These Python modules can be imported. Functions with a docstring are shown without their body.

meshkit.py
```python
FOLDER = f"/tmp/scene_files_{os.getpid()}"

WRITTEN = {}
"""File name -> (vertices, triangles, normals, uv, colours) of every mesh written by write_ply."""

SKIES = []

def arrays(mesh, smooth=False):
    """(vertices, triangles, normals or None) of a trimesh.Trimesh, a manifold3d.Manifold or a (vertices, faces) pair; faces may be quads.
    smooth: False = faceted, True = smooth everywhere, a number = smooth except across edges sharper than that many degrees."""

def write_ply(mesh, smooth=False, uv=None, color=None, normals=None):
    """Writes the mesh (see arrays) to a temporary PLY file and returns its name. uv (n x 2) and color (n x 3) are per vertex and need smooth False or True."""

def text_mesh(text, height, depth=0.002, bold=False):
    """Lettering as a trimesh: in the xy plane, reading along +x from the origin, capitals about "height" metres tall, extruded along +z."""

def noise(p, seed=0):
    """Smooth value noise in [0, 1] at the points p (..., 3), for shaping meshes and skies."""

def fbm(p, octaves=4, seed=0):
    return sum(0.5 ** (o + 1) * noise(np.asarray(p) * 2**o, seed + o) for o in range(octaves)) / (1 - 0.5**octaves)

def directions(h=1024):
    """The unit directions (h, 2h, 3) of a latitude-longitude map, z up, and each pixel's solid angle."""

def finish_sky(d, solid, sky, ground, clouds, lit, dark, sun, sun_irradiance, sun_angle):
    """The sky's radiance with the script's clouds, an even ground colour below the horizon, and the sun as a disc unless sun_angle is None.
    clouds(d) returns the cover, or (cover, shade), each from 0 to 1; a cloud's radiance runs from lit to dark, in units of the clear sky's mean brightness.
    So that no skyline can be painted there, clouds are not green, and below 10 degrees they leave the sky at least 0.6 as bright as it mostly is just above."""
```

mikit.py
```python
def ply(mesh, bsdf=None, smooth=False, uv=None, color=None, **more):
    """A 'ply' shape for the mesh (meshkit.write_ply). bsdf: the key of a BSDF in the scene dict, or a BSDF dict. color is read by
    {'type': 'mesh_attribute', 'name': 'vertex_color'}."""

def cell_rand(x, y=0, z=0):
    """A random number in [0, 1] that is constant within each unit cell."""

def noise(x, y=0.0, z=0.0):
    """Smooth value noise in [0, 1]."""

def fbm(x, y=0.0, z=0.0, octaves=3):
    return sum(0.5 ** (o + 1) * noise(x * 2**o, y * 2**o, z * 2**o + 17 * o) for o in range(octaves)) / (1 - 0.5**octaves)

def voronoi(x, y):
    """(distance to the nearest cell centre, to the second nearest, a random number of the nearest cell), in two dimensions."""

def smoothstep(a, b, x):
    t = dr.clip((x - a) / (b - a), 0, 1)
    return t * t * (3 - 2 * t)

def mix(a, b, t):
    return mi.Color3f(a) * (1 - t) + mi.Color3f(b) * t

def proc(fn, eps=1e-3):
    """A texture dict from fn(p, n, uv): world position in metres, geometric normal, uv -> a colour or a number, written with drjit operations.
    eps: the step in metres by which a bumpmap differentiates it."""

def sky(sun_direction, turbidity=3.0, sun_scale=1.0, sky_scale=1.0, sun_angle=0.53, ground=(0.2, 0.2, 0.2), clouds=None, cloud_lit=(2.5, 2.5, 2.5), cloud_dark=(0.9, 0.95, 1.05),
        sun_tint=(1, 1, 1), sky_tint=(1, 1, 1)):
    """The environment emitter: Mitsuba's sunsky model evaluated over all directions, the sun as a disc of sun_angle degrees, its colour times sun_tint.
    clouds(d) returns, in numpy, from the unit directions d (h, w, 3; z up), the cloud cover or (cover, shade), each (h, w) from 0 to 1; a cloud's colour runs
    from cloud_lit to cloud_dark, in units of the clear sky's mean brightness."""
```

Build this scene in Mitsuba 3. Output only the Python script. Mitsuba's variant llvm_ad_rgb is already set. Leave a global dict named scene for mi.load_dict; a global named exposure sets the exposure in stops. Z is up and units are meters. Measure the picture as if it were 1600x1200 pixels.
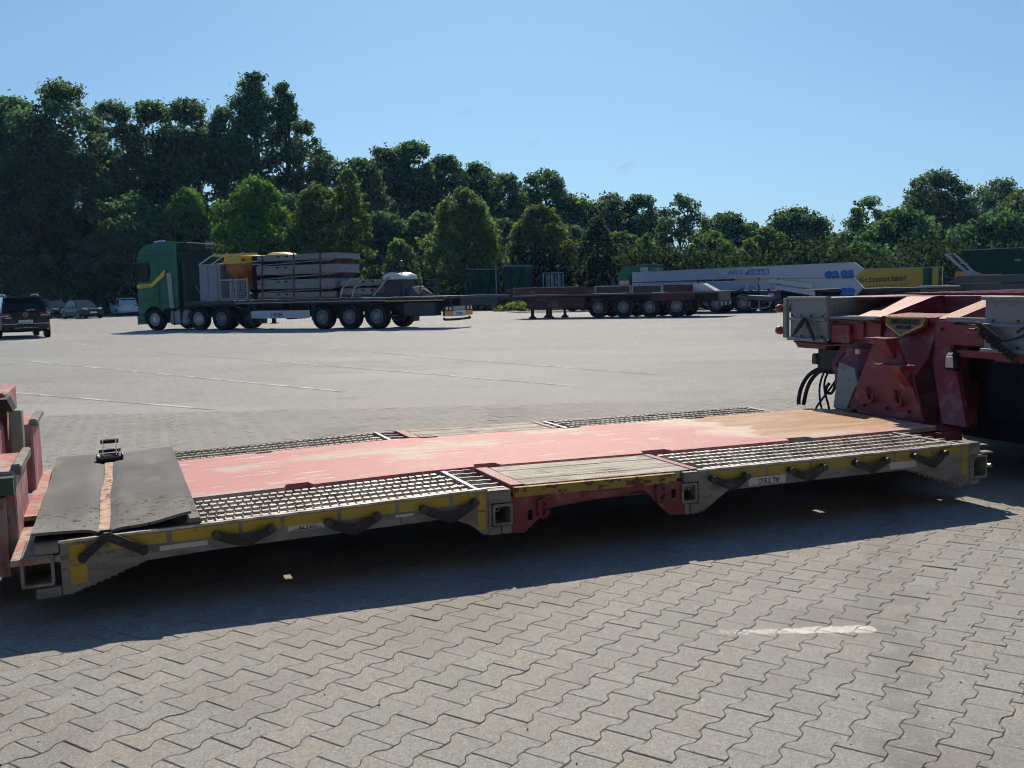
import math, random
import numpy as np
import trimesh
import shapely
import shapely.geometry as sg
import drjit as dr
import mitsuba as mi
import mikit
from mikit import noise, fbm, cell_rand, smoothstep, mix
from meshkit import text_mesh

# ---------------------------------------------------------------- camera, daylight, exposure
F_PX, EYE = 1586.0, 1.559
PITCH, ROLL = math.atan(150 / F_PX), math.radians(-1.395)
_cp, _sp, _cr, _sr = math.cos(PITCH), math.sin(PITCH), math.cos(ROLL), math.sin(ROLL)
FWD = np.array([0, _cp, -_sp])
UP = -_sr * np.array([1.0, 0, 0]) + _cr * np.array([0, _sp, _cp])
T = mi.ScalarTransform4f
scene, labels = {}, {}
scene['camera'] = {
    'type': 'perspective', 'fov': 2 * math.degrees(math.atan(800 / F_PX)), 'fov_axis': 'x', 'near_clip': 0.05, 'far_clip': 9000.0,
    'to_world': T().look_at(origin=[0, 0, EYE], target=[0, float(FWD[1]), float(EYE + FWD[2])], up=[float(x) for x in UP])}
SUN_EL, SUN_AZ = math.radians(43.5), math.radians(90)
SUN = [math.cos(SUN_EL) * math.cos(SUN_AZ), math.cos(SUN_EL) * math.sin(SUN_AZ), math.sin(SUN_EL)]
def wisps(d):
    # two faint cirrus scraps low in the sky
    az, el = np.degrees(np.arctan2(d[..., 0], d[..., 1])), np.degrees(np.arcsin(np.clip(d[..., 2], -1, 1)))
    c = np.zeros(az.shape)
    for a0, e0, la, le, tilt in ((6.6, 6.5, .5, .12, .35), (-2.1, 9.7, .35, .1, .2), (1.5, 7.9, .3, .08, .3)):
        x, y = az - a0, el - e0 - tilt * (az - a0)
        c = np.maximum(c, .38 * np.exp(-(x / la) ** 2 - (y / le) ** 2))
    return c
scene['sky'] = mikit.sky(SUN, turbidity=3.4, sun_scale=1.1, sky_scale=0.74, ground=(0.22, 0.21, 0.19), sun_tint=(0.97, 1.0, 1.05), sky_tint=(0.70, 0.99, 1.22),
                         clouds=wisps, cloud_lit=(1.5, 1.5, 1.5))
exposure = 1.78

# thin summer air: far trees pale a little towards blue
scene['air'] = {'type': 'homogeneous', 'albedo': {'type': 'rgb', 'value': [.93, .95, .97]}, 'sigma_t': {'type': 'rgb', 'value': [.00006, .00012, .00020]}, 'phase': {'type': 'hg', 'g': .2}}
scene['camera']['medium'] = {'type': 'ref', 'id': 'air'}
scene['haze'] = {'type': 'cube', 'to_world': T().translate([0, 0, 24]).scale([1560, 1560, 25]), 'bsdf': {'type': 'null'}, 'interior': {'type': 'ref', 'id': 'air'}}
labels['haze'] = {'kind': 'stuff', 'label': 'faint blue summer haze over the yard', 'category': 'haze'}
# ---------------------------------------------------------------- helpers
rng = np.random.default_rng(7)
def uniq(key):
    if key not in scene and key not in _taken:
        _taken.add(key); return key
    for i in range(1, 1000000):
        k = '%s_%03d' % (key, i)
        if k not in scene and k not in _taken:
            _taken.add(k); return k
_taken = set()
_count = {}
def name_of(key):
    n = _count.get(key, -1) + 1
    _count[key] = n
    return key if n == 0 else '%s_%03d' % (key, n)
def thing(name, label, cat, group=None):
    k = name_of(name)
    labels[k] = {'label': label, 'category': cat}
    if group: labels[k]['group'] = group
    return k
def structure(name, label=None):
    k = name_of(name)
    labels[k] = {'kind': 'structure'}
    if label: labels[k]['label'] = label
    return k

class Frame:
    """A place on the ground: x along the thing, y to its left, z up."""
    def __init__(self, o=(0, 0, 0), deg=0.0):
        self.o, a = np.array([o[0], o[1], o[2] if len(o) > 2 else 0.0]), math.radians(deg)
        self.r = np.array([[math.cos(a), -math.sin(a), 0], [math.sin(a), math.cos(a), 0], [0, 0, 1]])
    def __call__(self, v): return np.asarray(v, float) @ self.r.T + self.o
    def m(self, p=(0, 0, 0), flip=False):
        M = np.eye(4); M[:3, :3] = self.r @ (np.diag([-1, -1, 1]) if flip else np.eye(3)); M[:3, 3] = self(np.array(p, float)); return M
WORLD = Frame()

class MB:
    """Collects shapes into one mesh."""
    def __init__(self): self.v, self.f, self.n = [], [], 0
    def add(self, v, f):
        v, f = np.asarray(v, float), np.asarray(f, int)
        if len(f) and f.shape[1] == 4: f = np.vstack([f[:, [0, 1, 2]], f[:, [0, 2, 3]]])
        self.v.append(v); self.f.append(f + self.n); self.n += len(v); return self
    def mesh(self, m): return self.add(m.vertices, m.faces)
    def box(self, x0, x1, y0, y1, z0, z1, ch=0.0):
        if ch <= 0:
            v = [[x, y, z] for x in (x0, x1) for y in (y0, y1) for z in (z0, z1)]
            return self.add(v, [[0, 1, 3, 2], [4, 6, 7, 5], [0, 4, 5, 1], [2, 3, 7, 6], [0, 2, 6, 4], [1, 5, 7, 3]])
        p = [[x, y, z] for x, dx in ((x0, ch), (x1, -ch)) for y, dy in ((y0, ch), (y1, -ch)) for z, dz in ((z0, ch), (z1, -ch))
             for x, y, z in ((x + dx, y + dy, z), (x + dx, y, z + dz), (x, y + dy, z + dz))]
        return self.mesh(trimesh.convex.convex_hull(np.array(p)))
    def hull(self, pts): return self.mesh(trimesh.convex.convex_hull(np.array(pts, float)))
    def prism(self, poly, a0, a1, axis='y', holes=None):
        """poly in the plane across the axis: axis y -> (x,z); x -> (y,z); z -> (x,y)."""
        g = poly if hasattr(poly, 'geom_type') else sg.Polygon(poly, holes)
        if not g.is_valid: g = g.buffer(0)
        for q in getattr(g, 'geoms', [g]):
            m = trimesh.creation.extrude_polygon(q, a1 - a0, engine='earcut')
            v = np.array(m.vertices); f = np.array(m.faces)
            if axis == 'y': v = np.stack([v[:, 0], v[:, 2] + a0, v[:, 1]], 1); f = f[:, ::-1]
            elif axis == 'x': v = np.stack([v[:, 2] + a0, v[:, 0], v[:, 1]], 1)
            else: v = v + [0, 0, a0]
            self.add(v, f)
        return self
    def tube(self, pts, r, sides=8, cap=True, flat=1.0):
        p = np.asarray(pts, float); n = len(p)
        t = np.gradient(p, axis=0); t /= np.linalg.norm(t, axis=1, keepdims=True) + 1e-12
        a = np.cross(t[0], [0, 0, 1] if abs(t[0][2]) < .9 else [1, 0, 0]); fr = []
        for i in range(n):
            a = a - t[i] * (a @ t[i]); a /= np.linalg.norm(a) + 1e-12; fr.append((a, np.cross(t[i], a)))
        ang = np.arange(sides) * 2 * np.pi / sides
        r = np.broadcast_to(r, (n,))
        v = np.vstack([p[i] + r[i] * (np.cos(ang)[:, None] * fr[i][0] + flat * np.sin(ang)[:, None] * fr[i][1]) for i in range(n)])
        f = [[i * sides + j, i * sides + (j + 1) % sides, (i + 1) * sides + (j + 1) % sides, (i + 1) * sides + j] for i in range(n - 1) for j in range(sides)]
        f = np.array(f); f = np.vstack([f[:, [0, 1, 2]], f[:, [0, 2, 3]]])
        if cap:
            c = [[0, j + 1, j] for j in range(1, sides - 1)] + [[(n - 1) * sides, (n - 1) * sides + j, (n - 1) * sides + j + 1] for j in range(1, sides - 1)]
            f = np.vstack([f, c])
        return self.add(v, f)
    def cyl(self, p0, p1, r, sides=16, r1=None):
        return self.tube([p0, p1], [r, r if r1 is None else r1], sides)
    def bar(self, p0, p1, w, h, up=(0, 0, 1)):
        """A rectangular bar from p0 to p1, w wide and h high."""
        p0, p1 = np.array(p0, float), np.array(p1, float); t = p1 - p0; t /= np.linalg.norm(t)
        s = np.cross(t, up); s /= np.linalg.norm(s) + 1e-12; u = np.cross(s, t)
        v = [p + a * w / 2 * s + b * h / 2 * u for p in (p0, p1) for a, b in ((-1, -1), (1, -1), (1, 1), (-1, 1))]
        return self.add(v, [[3, 2, 1, 0], [4, 5, 6, 7], [0, 1, 5, 4], [1, 2, 6, 5], [2, 3, 7, 6], [3, 0, 4, 7]])
    def lathe(self, prof, axis='y', c=(0, 0, 0), sides=32):
        """prof: (radius, along) pairs turned about the axis."""
        ang = np.arange(sides) * 2 * np.pi / sides; n = len(prof)
        rows = []
        for r, a in prof:
            x, z = r * np.cos(ang), r * np.sin(ang)
            rows.append({'y': np.stack([x, 0 * x + a, z], 1), 'x': np.stack([0 * x + a, x, z], 1), 'z': np.stack([x, z, 0 * x + a], 1)}[axis])
        v = np.vstack(rows) + np.array(c)
        f = [[i * sides + j, i * sides + (j + 1) % sides, (i + 1) * sides + (j + 1) % sides, (i + 1) * sides + j] for i in range(n - 1) for j in range(sides)]
        f = np.array(f)
        if axis in 'y': f = f[:, ::-1]
        return self.add(v, f)
    def text(self, s, h, o, right, up, depth=.002, bold=True, width=None):
        """Lettering that starts at o, runs along right and stands along up."""
        m = text_mesh(s, h, depth, bold); v = np.array(m.vertices)
        if width: v[:, 0] *= width / v[:, 0].max()
        r, u = np.array(right, float), np.array(up, float); n = np.cross(r, u)
        return self.add(np.array(o) + v[:, :1] * r + v[:, 1:2] * u + v[:, 2:] * n, m.faces)
    def get(self): return np.vstack(self.v), np.vstack(self.f)
    def empty(self): return self.n == 0

def tidy(v, f):
    m = trimesh.Trimesh(v, f, process=False); m.merge_vertices(); return m
def put(key, mb, bsdf, frame=WORLD, smooth=False, warp=None, label=None, kind=None, uv=None, color=None):
    """One entry of the scene from a builder (or (v, f)); the key is numbered if taken."""
    v, f = mb.get() if isinstance(mb, MB) else mb
    if warp is not None: v = warp(v)
    k = key if key in labels and key not in scene else name_of(key)
    m = (frame(v), f)
    if smooth is not False and uv is None and color is None: m = tidy(*m)
    scene[k] = mikit.ply(m, bsdf, smooth=smooth, uv=uv, color=color)
    if label: labels.setdefault(k, {})['label'] = label
    if kind: labels.setdefault(k, {})['kind'] = kind
    return k
_plys = {}
def put_copy(key, name, maker, bsdf, M, smooth=30):
    """A shared mesh under its own key with to_world M; maker() builds it once per name."""
    if (name, bsdf) not in _plys:
        v, f = maker().get(); _plys[name, bsdf] = mikit.ply(tidy(v, f), bsdf, smooth=smooth)
    k = name_of(key)
    scene[k] = {**_plys[name, bsdf], 'to_world': T(M.tolist())}
    return k

# ---------------------------------------------------------------- materials
def plain(name, rgb, rough=.5, metallic=0.0, spec=.5, two=True, **more):
    b = {'type': 'principled', 'base_color': {'type': 'rgb', 'value': list(rgb)}, 'roughness': rough, 'metallic': metallic, 'specular': spec, **more}
    scene[name] = {'type': 'twosided', 'bsdf': b} if two else b
def textured(name, fn, rough=.6, metallic=0.0, spec=.5, bump=None, bump_scale=1.0, eps=1e-3, rough_fn=None):
    b = {'type': 'principled', 'base_color': mikit.proc(fn), 'roughness': mikit.proc(rough_fn) if rough_fn else rough, 'metallic': metallic, 'specular': spec}
    if bump: b = {'type': 'bumpmap', 'arbitrary': mikit.proc(bump, eps=eps), 'scale': bump_scale, 'bsdf': b}
    scene[name] = {'type': 'twosided', 'bsdf': b}
# ---------------------------------------------------------------- the yard: double-T paving stones
LA, LB = .2, .1429
TH_P = math.radians(54.58)
PA, PB = np.array([math.cos(TH_P), math.sin(TH_P)]), np.array([math.sin(TH_P), -math.cos(TH_P)])
P_ORG = np.array([-0.09755, 2.9995])
WAVE = .0135
def gmean(p):
    return fbm(p.x * .35, p.y * .35, 0.0, 3)
def stone_colour(p, n, uv):
    g1, g2 = noise(p.x * 300, p.y * 300, 5.0), noise(p.x * 135, p.y * 135, 7.0)
    g3 = noise(p.x * 330, p.y * 330, 3.0)
    tint = uv.x
    base = mix((.226, .240, .238), (.256, .271, .269), tint)
    base = mix(base, (.268, .250, .243), .4 * smoothstep(.62, .95, uv.y))
    base = mix(base, (.218, .230, .228), .4 * smoothstep(.42, .05, uv.y))
    base = base * (.50 + .54 * g1 + .46 * g2)
    base = mix(base, (.54, .53, .50), .75 * smoothstep(.80, .92, g3))
    base = mix(base, (.07, .069, .065), .65 * smoothstep(.22, .10, g3))
    # old rubber and oil marks, irregular
    o = fbm(p.x * 1.3 + 3.1, p.y * 1.3, 2.0, 4)
    base = mix(base, (.15, .15, .145), .38 * smoothstep(.56, .74, o))
    # the lane of tyre rubber at the right
    lane = dr.abs((p.x - 1.30) * .86 - (p.y - 3.3) * .30 + .05 * (noise(p.x * 9, p.y * 9) - .5))
    base = mix(base, (.13, .135, .13), .42 * smoothstep(.16, .05, lane) * smoothstep(.30, .60, fbm(p.x * 14, p.y * 14, 1.0, 3)))
    # a scuffed streak of white road paint
    ax, ay, bx, by = 0.80, 4.42, 1.61, 4.425
    l = math.hypot(bx - ax, by - ay); ux, uy = (bx - ax) / l, (by - ay) / l
    s, t = (p.x - ax) * ux + (p.y - ay) * uy, -(p.x - ax) * uy + (p.y - ay) * ux
    u = s / l
    wdt = .010 + .042 * dr.sqrt(dr.clip(u, 0, 1))
    ragged = .018 * (noise(p.x * 60, p.y * 60) - .5) + .02 * (noise(p.x * 19, p.y * 19, 4) - .5)
    paint = smoothstep(wdt, wdt - .012, dr.abs(t) + ragged) * smoothstep(-.02, .03, u + .08 * (noise(p.x * 33, p.y * 33, 2) - .5)) * smoothstep(1.0, .985, u + .3 * dr.square(t / .05) * .1)
    dense = dr.clip(.15 + .95 * u, 0, 1)
    paint = paint * smoothstep(1.02 - dense, 1.22 - dense, .35 + .75 * noise(p.x * 240, p.y * 240, 9))
    return mix(base, (.62, .63, .62), paint * (.70 + .30 * smoothstep(.35, .75, fbm(p.x * 38, p.y * 38, 6.0, 3))))
textured('mat_stone', stone_colour, rough=.74, spec=.30, bump=lambda p, n, uv: noise(p.x * 330, p.y * 330, 1.0) + .6 * noise(p.x * 640, p.y * 640, 2.0), bump_scale=.0006, eps=4e-4)
def joint_colour(p, n, uv):
    return mix((.085, .083, .075), (.18, .172, .152), fbm(p.x * 40, p.y * 40, 0.0, 3))
textured('mat_joint', joint_colour, rough=.95, spec=.1)
def far_paving(p, n, uv):
    x, y = p.x - P_ORG[0], p.y - P_ORG[1]
    a, b = x * PA[0] + y * PA[1], x * PB[0] + y * PB[1]
    m = dr.floor(b / LB)
    q = a / LA - .5 * m
    q = dr.abs(q - dr.floor(q) - .5)                 # 0 at a joint's middle, .5 at its end
    g = 2 * smoothstep(.36, .14, q) - 1
    d1 = dr.abs(b - (m + .5) * LB - WAVE * g)
    row = dr.floor(b / LB + .5)
    c = a / LA - .5 * row
    d2 = dr.abs(c - dr.floor(c + .5)) * LA
    joint = 1 - (1 - smoothstep(.010, .004, d1)) * (1 - smoothstep(.0065, .003, d2))
    r = cell_rand(dr.floor(c + .5), row, 5)
    base = mix((.236, .256, .256), (.278, .300, .300), r)
    base = base * (.72 + .56 * noise(p.x * 130, p.y * 130, 7.0))
    base = mix(base, (.085, .083, .076), .60 * joint)
    # stains, repaired lanes and the drift of dust over the yard
    o = fbm(p.x * .22, p.y * .8, 2.0, 4)
    base = mix(base, (.17, .172, .166), .38 * smoothstep(.50, .74, o))
    o2 = fbm(p.x * 1.7 + 9, p.y * 2.6, 5.0, 4)
    base = mix(base, (.15, .148, .14), .40 * smoothstep(.60, .76, o2))
    base = mix(base, (.355, .376, .365), .30 * smoothstep(.52, .72, fbm(p.x * .16 + 40, p.y * .42, 9.0, 4)))
    return base
textured('mat_far_paving', far_paving, rough=.74, spec=.30)

def ringpoly(pts): return sg.Polygon(pts)
ground = structure('ground')
def grass_ground(p, n, uv):
    return mix((.030, .042, .014), (.060, .062, .026), fbm(p.x * .5, p.y * .5, 0.0, 4))
textured('mat_grass_ground', grass_ground, rough=1.0, spec=.05)
put(ground, MB().add([[-1500, -1500, -.06], [1500, -1500, -.06], [1500, 1500, -.06], [-1500, 1500, -.06]], [[0, 1, 2, 3]]), 'mat_grass_ground')
pave = structure('pavement')
# the edge of the yard runs parallel to the stones' cross joints
BK = lambda x: 73.5 - .713 * (x + 2.5)
NEARY = 13.6
put(pave, MB().add([[-90, NEARY - .25, -.004], [70, NEARY - .25, -.004], [70, BK(70), -.004], [-90, BK(-90), -.004]], [[0, 1, 2, 3]]), 'mat_far_paving')
put('pavement__bedding', MB().add([[-40, 2.4, -.0085], [40, 2.4, -.0085], [40, NEARY, -.0085], [-40, NEARY, -.0085]], [[0, 1, 2, 3]]), 'mat_joint')

put('pavement__apron', MB().add([[-60, -40, -.003], [60, -40, -.003], [60, 2.62, -.003], [-60, 2.62, -.003]], [[0, 1, 2, 3]]), 'mat_far_paving')
def wave_line(a, m):
    q = a / LA - .5 * m
    q = np.abs(q - np.floor(q) - .5)
    t = np.clip((q - .36) / (.14 - .36), 0, 1)
    return WAVE * (2 * t * t * (3 - 2 * t) - 1)
AS = np.array([-.0985, -.076, -.0645, -.050, -.0355, -.024, 0, .024, .0355, .050, .0645, .076, .0985])
def stone(row, k, detail):
    a0 = (k + .5 * (row % 2)) * LA
    aa = AS if detail else AS[[0, 2, 4, 8, 10, 12]]
    a = aa + a0
    up = (row + .5) * LB + wave_line(a, row) - .0011
    lo = (row - .5) * LB + wave_line(a, row - 1) + .0011
    ring = np.vstack([np.stack([a, lo], 1), np.stack([a, up], 1)[::-1]])
    cen = ring.mean(0)
    n = len(ring)
    inn = ring + (cen - ring) / np.linalg.norm(cen - ring, axis=1, keepdims=True) * .0034
    tz = rng.normal(0, .0007) + (ring - cen) @ rng.normal(0, .006, 2)
    tz_i = tz
    P = lambda r: P_ORG + r[:, :1] * PA + r[:, 1:] * PB
    v = np.vstack([np.c_[P(inn), tz_i], np.c_[P(ring), tz - .0022], np.c_[P(ring), np.full(n, -.014)]])
    top = [[i, i + 1, n - 2 - i, n - 1 - i] for i in range(len(a) - 1)]
    sides = [[o + (i + 1) % n, o + i, o + n + i, o + n + (i + 1) % n] for o in ((0, n) if detail else (0,)) for i in range(n)]
    f = np.array(top + sides)
    f = np.vstack([f[:, [0, 1, 2]], f[:, [0, 2, 3]]])
    # counter-clockwise seen from above (PA x PB points down)
    return v, f[:, ::-1]
_st, _half = [], math.tan(math.radians(26.75))
for row in range(-130, 130):
    for k in range(-130, 130):
        c = P_ORG + (k + .5 * (row % 2)) * LA * PA + row * LB * PB
        if not (2.55 < c[1] < NEARY): continue
        if abs(c[0]) > c[1] * _half + .75: continue
        _st.append((np.hypot(*c), row, k, c))
_st.sort(key=lambda s: s[0])
def _visible(c):
    sh = (c[1] < 4.3 + .38 * (c[0] + 2.3))     # in the open strip before the trailer's shadow
    return sh and abs(c[0]) < c[1] * _half and c[1] > 2.9
_big = MB(); _uvs = []
_i = 0
for d, row, k, c in _st:
    v, f = stone(row, k, d < 7.5)
    uv = np.tile(rng.random(2), (len(v), 1))
    if _visible(c) and _i < 300:
        _i += 1
        key = name_of('pavement__paving_stone')
        scene[key] = mikit.ply((v, f), 'mat_stone', smooth=False, uv=uv)
    else:
        _big.add(v, f); _uvs.append(uv)
key = put('pavement__paving_stones_beyond', _big, 'mat_stone', uv=np.vstack(_uvs), kind='stuff', label='grey double-T paving stones of the yard beyond the nearest ones')
# grit and small litter between the stones
m_ = MB()
for _ in range(150):
    y_ = rng.uniform(3.0, 9.0); x_ = rng.uniform(-.55, .55) * y_; r_ = rng.uniform(.0018, .0042)
    b_ = trimesh.creation.icosphere(1, r_); P_ = np.array(b_.vertices) * rng.uniform(.6, 1.3, 3) + [x_, y_, r_ * .5]
    m_.add(P_, b_.faces)
plain('mat_grit', (.045, .042, .038), .9)
put('pavement__grit', m_, 'mat_grit', kind='stuff')
# worn white bay lines painted on the far paving
def worn_white(p, n, uv):
    w = fbm(p.x * 3, p.y * 3, 0.0, 4)
    return mix((.56, .57, .56), (.30, .315, .31), smoothstep(.36, .56, w))
textured('mat_bay_line', worn_white, rough=.74, spec=.30)
for (x0, y0), (x1, y1), w in (((-13.8, 27.4), (-2.62, 15.88), .10), ((-9.2, 17.7), (-4.11, 13.85), .085), ((-13.2, 32.5), (-2.24, 19.7), .08), ((-11.7, 38.2), (-1.44, 23.04), .08),
                              ((-15.5, 36.0), (-13.2, 32.5), .08), ((-2.24, 19.7), (1.0, 15.9), .07), ((-30, 47), (-24, 41), .1), ((-26, 38.5), (-19.5, 33.2), .1), ((-1.44, 23.04), (2.5, 17.6), .07)):
    d = np.array([x1 - x0, y1 - y0], float); d /= np.hypot(*d); q = np.array([-d[1], d[0]]) * w / 2
    a, b = np.array([x0, y0], float), np.array([x1, y1], float)
    put('pavement__bay_line', MB().add([np.r_[a - q, .002], np.r_[b - q, .002], np.r_[b + q, .002], np.r_[a + q, .002]], [[0, 1, 2, 3]]), 'mat_bay_line')
# ---------------------------------------------------------------- the low loader in front
def red_deck(p, n, uv):
    x, y = p.x - 3.109, p.y - 6.844
    s, w = x * .9317 + y * .3633, -x * .3633 + y * .9317
    red = mix((.44, .168, .182), (.50, .225, .235), fbm(s * 1.1, w * 3.0, 1.0, 4))
    # worn through to greyish primer where loads are dragged
    wear = fbm(s * 1.7 + 5, w * 4.5, 3.0, 5)
    grey = mix((.38, .35, .31), (.46, .43, .38), noise(s * 30, w * 40))
    along = fbm(s * .55 + 2, w * 1.2, 8.0, 3)
    c = mix(red, grey, .85 * smoothstep(.60, .74, .62 * wear + .48 * along))
    c = mix(c, (.56, .53, .49), .8 * smoothstep(.70, .78, fbm(s * 4, w * 26, 4.0, 4)))
    c = mix(c, (.30, .15, .15), .5 * smoothstep(.66, .76, fbm(s * 2.6 + 7, w * 40, 6.0, 4)))          # scratches along the deck
    # the rear end has lost its paint: bare steel, then rust
    e = s + .35 * (fbm(s * 1.6, w * 2.6, 11.0, 4) - .5) * 2
    bare = smoothstep(-1.55, -1.05, e + .25 * (w - 1.3)) * smoothstep(.86, 1.0, w + .25 * (fbm(s * 4, w * 6, 2.0, 3) - .5))
    c = mix(c, mix((.48, .39, .32), (.56, .47, .39), noise(s * 15, w * 25)), bare * smoothstep(.30, .52, fbm(s * 2.5, w * 5, 6.0, 4) + .15 * bare))
    rust = smoothstep(.49, .57, fbm(s * 1.05 + 1.0, w * 2.1, 14.0, 4) + .42 * smoothstep(-1.3, -.5, e) - .12 * smoothstep(-.25, .25, e) - .2)
    rusty = mix((.40, .235, .125), (.28, .135, .058), smoothstep(.30, .70, fbm(s * 4, w * 22, 5.0, 4)))
    c = mix(c, rusty, rust * smoothstep(-1.5, -1.15, e) * smoothstep(.80, 1.02, w) * .92)
    dirt = fbm(s * 12, w * 12, 3.0, 4)
    return mix(c, (.30, .24, .22), .28 * smoothstep(.55, .75, dirt))
textured('mat_red_deck', red_deck, rough=.62, spec=.35, bump=lambda p, n, uv: fbm(p.x * 40, p.y * 40, p.z * 40, 3), bump_scale=.0012, eps=1e-3)
def alu(p, n, uv):
    g = fbm(p.x * 14, p.y * 14, p.z * 14, 4)
    c = mix((.47, .465, .45), (.25, .24, .225), smoothstep(.40, .72, g))
    return mix(c, (.16, .15, .135), .7 * smoothstep(.60, .78, fbm(p.x * 45, p.y * 45, p.z * 45, 3)))
textured('mat_alu', alu, rough=.42, metallic=.6, spec=.5)
def alu_dark(p, n, uv):
    return mix((.085, .083, .08), (.15, .145, .135), fbm(p.x * 30, p.y * 30, p.z * 30, 3))
textured('mat_alu_pan', alu_dark, rough=.7, spec=.3)
def grey_side(p, n, uv):
    g = fbm(p.x * 9, p.y * 9, p.z * 22, 4)
    c = mix((.24, .235, .22), (.16, .152, .142), smoothstep(.35, .7, g))
    return mix(c, (.08, .065, .055), .7 * smoothstep(.62, .76, fbm(p.x * 34, p.y * 34, p.z * 34, 4)))
textured('mat_grey_side', grey_side, rough=.55, spec=.4)
def yellow_tape(p, n, uv):
    w = fbm(p.x * 28, p.y * 28, p.z * 40, 4)
    c = mix((.46, .32, .022), (.38, .26, .03), fbm(p.x * 6, p.y * 6, p.z * 6, 3))
    return mix(c, (.18, .14, .07), .7 * smoothstep(.68, .78, w))
textured('mat_yellow_tape', yellow_tape, rough=.4, spec=.5)
def chipped_yellow(p, n, uv):
    w = fbm(p.x * 18, p.y * 18, p.z * 30, 5)
    c = mix((.36, .26, .04), (.28, .22, .07), fbm(p.x * 5, p.y * 5, p.z * 9, 3))
    c = mix(c, (.16, .05, .045), smoothstep(.54, .60, w))
    return mix(c, (.08, .065, .055), smoothstep(.69, .74, w))
textured('mat_chipped_yellow', chipped_yellow, rough=.6, spec=.3)
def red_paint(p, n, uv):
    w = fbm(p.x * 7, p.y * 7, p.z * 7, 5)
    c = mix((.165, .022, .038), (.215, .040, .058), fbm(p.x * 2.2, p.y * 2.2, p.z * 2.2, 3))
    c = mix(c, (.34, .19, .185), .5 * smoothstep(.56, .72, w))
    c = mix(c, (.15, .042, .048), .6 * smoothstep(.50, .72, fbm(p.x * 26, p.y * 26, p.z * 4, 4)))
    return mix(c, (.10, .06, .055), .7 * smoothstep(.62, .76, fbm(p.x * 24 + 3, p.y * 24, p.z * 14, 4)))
textured('mat_red_paint', red_paint, rough=.5, spec=.4)
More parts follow.
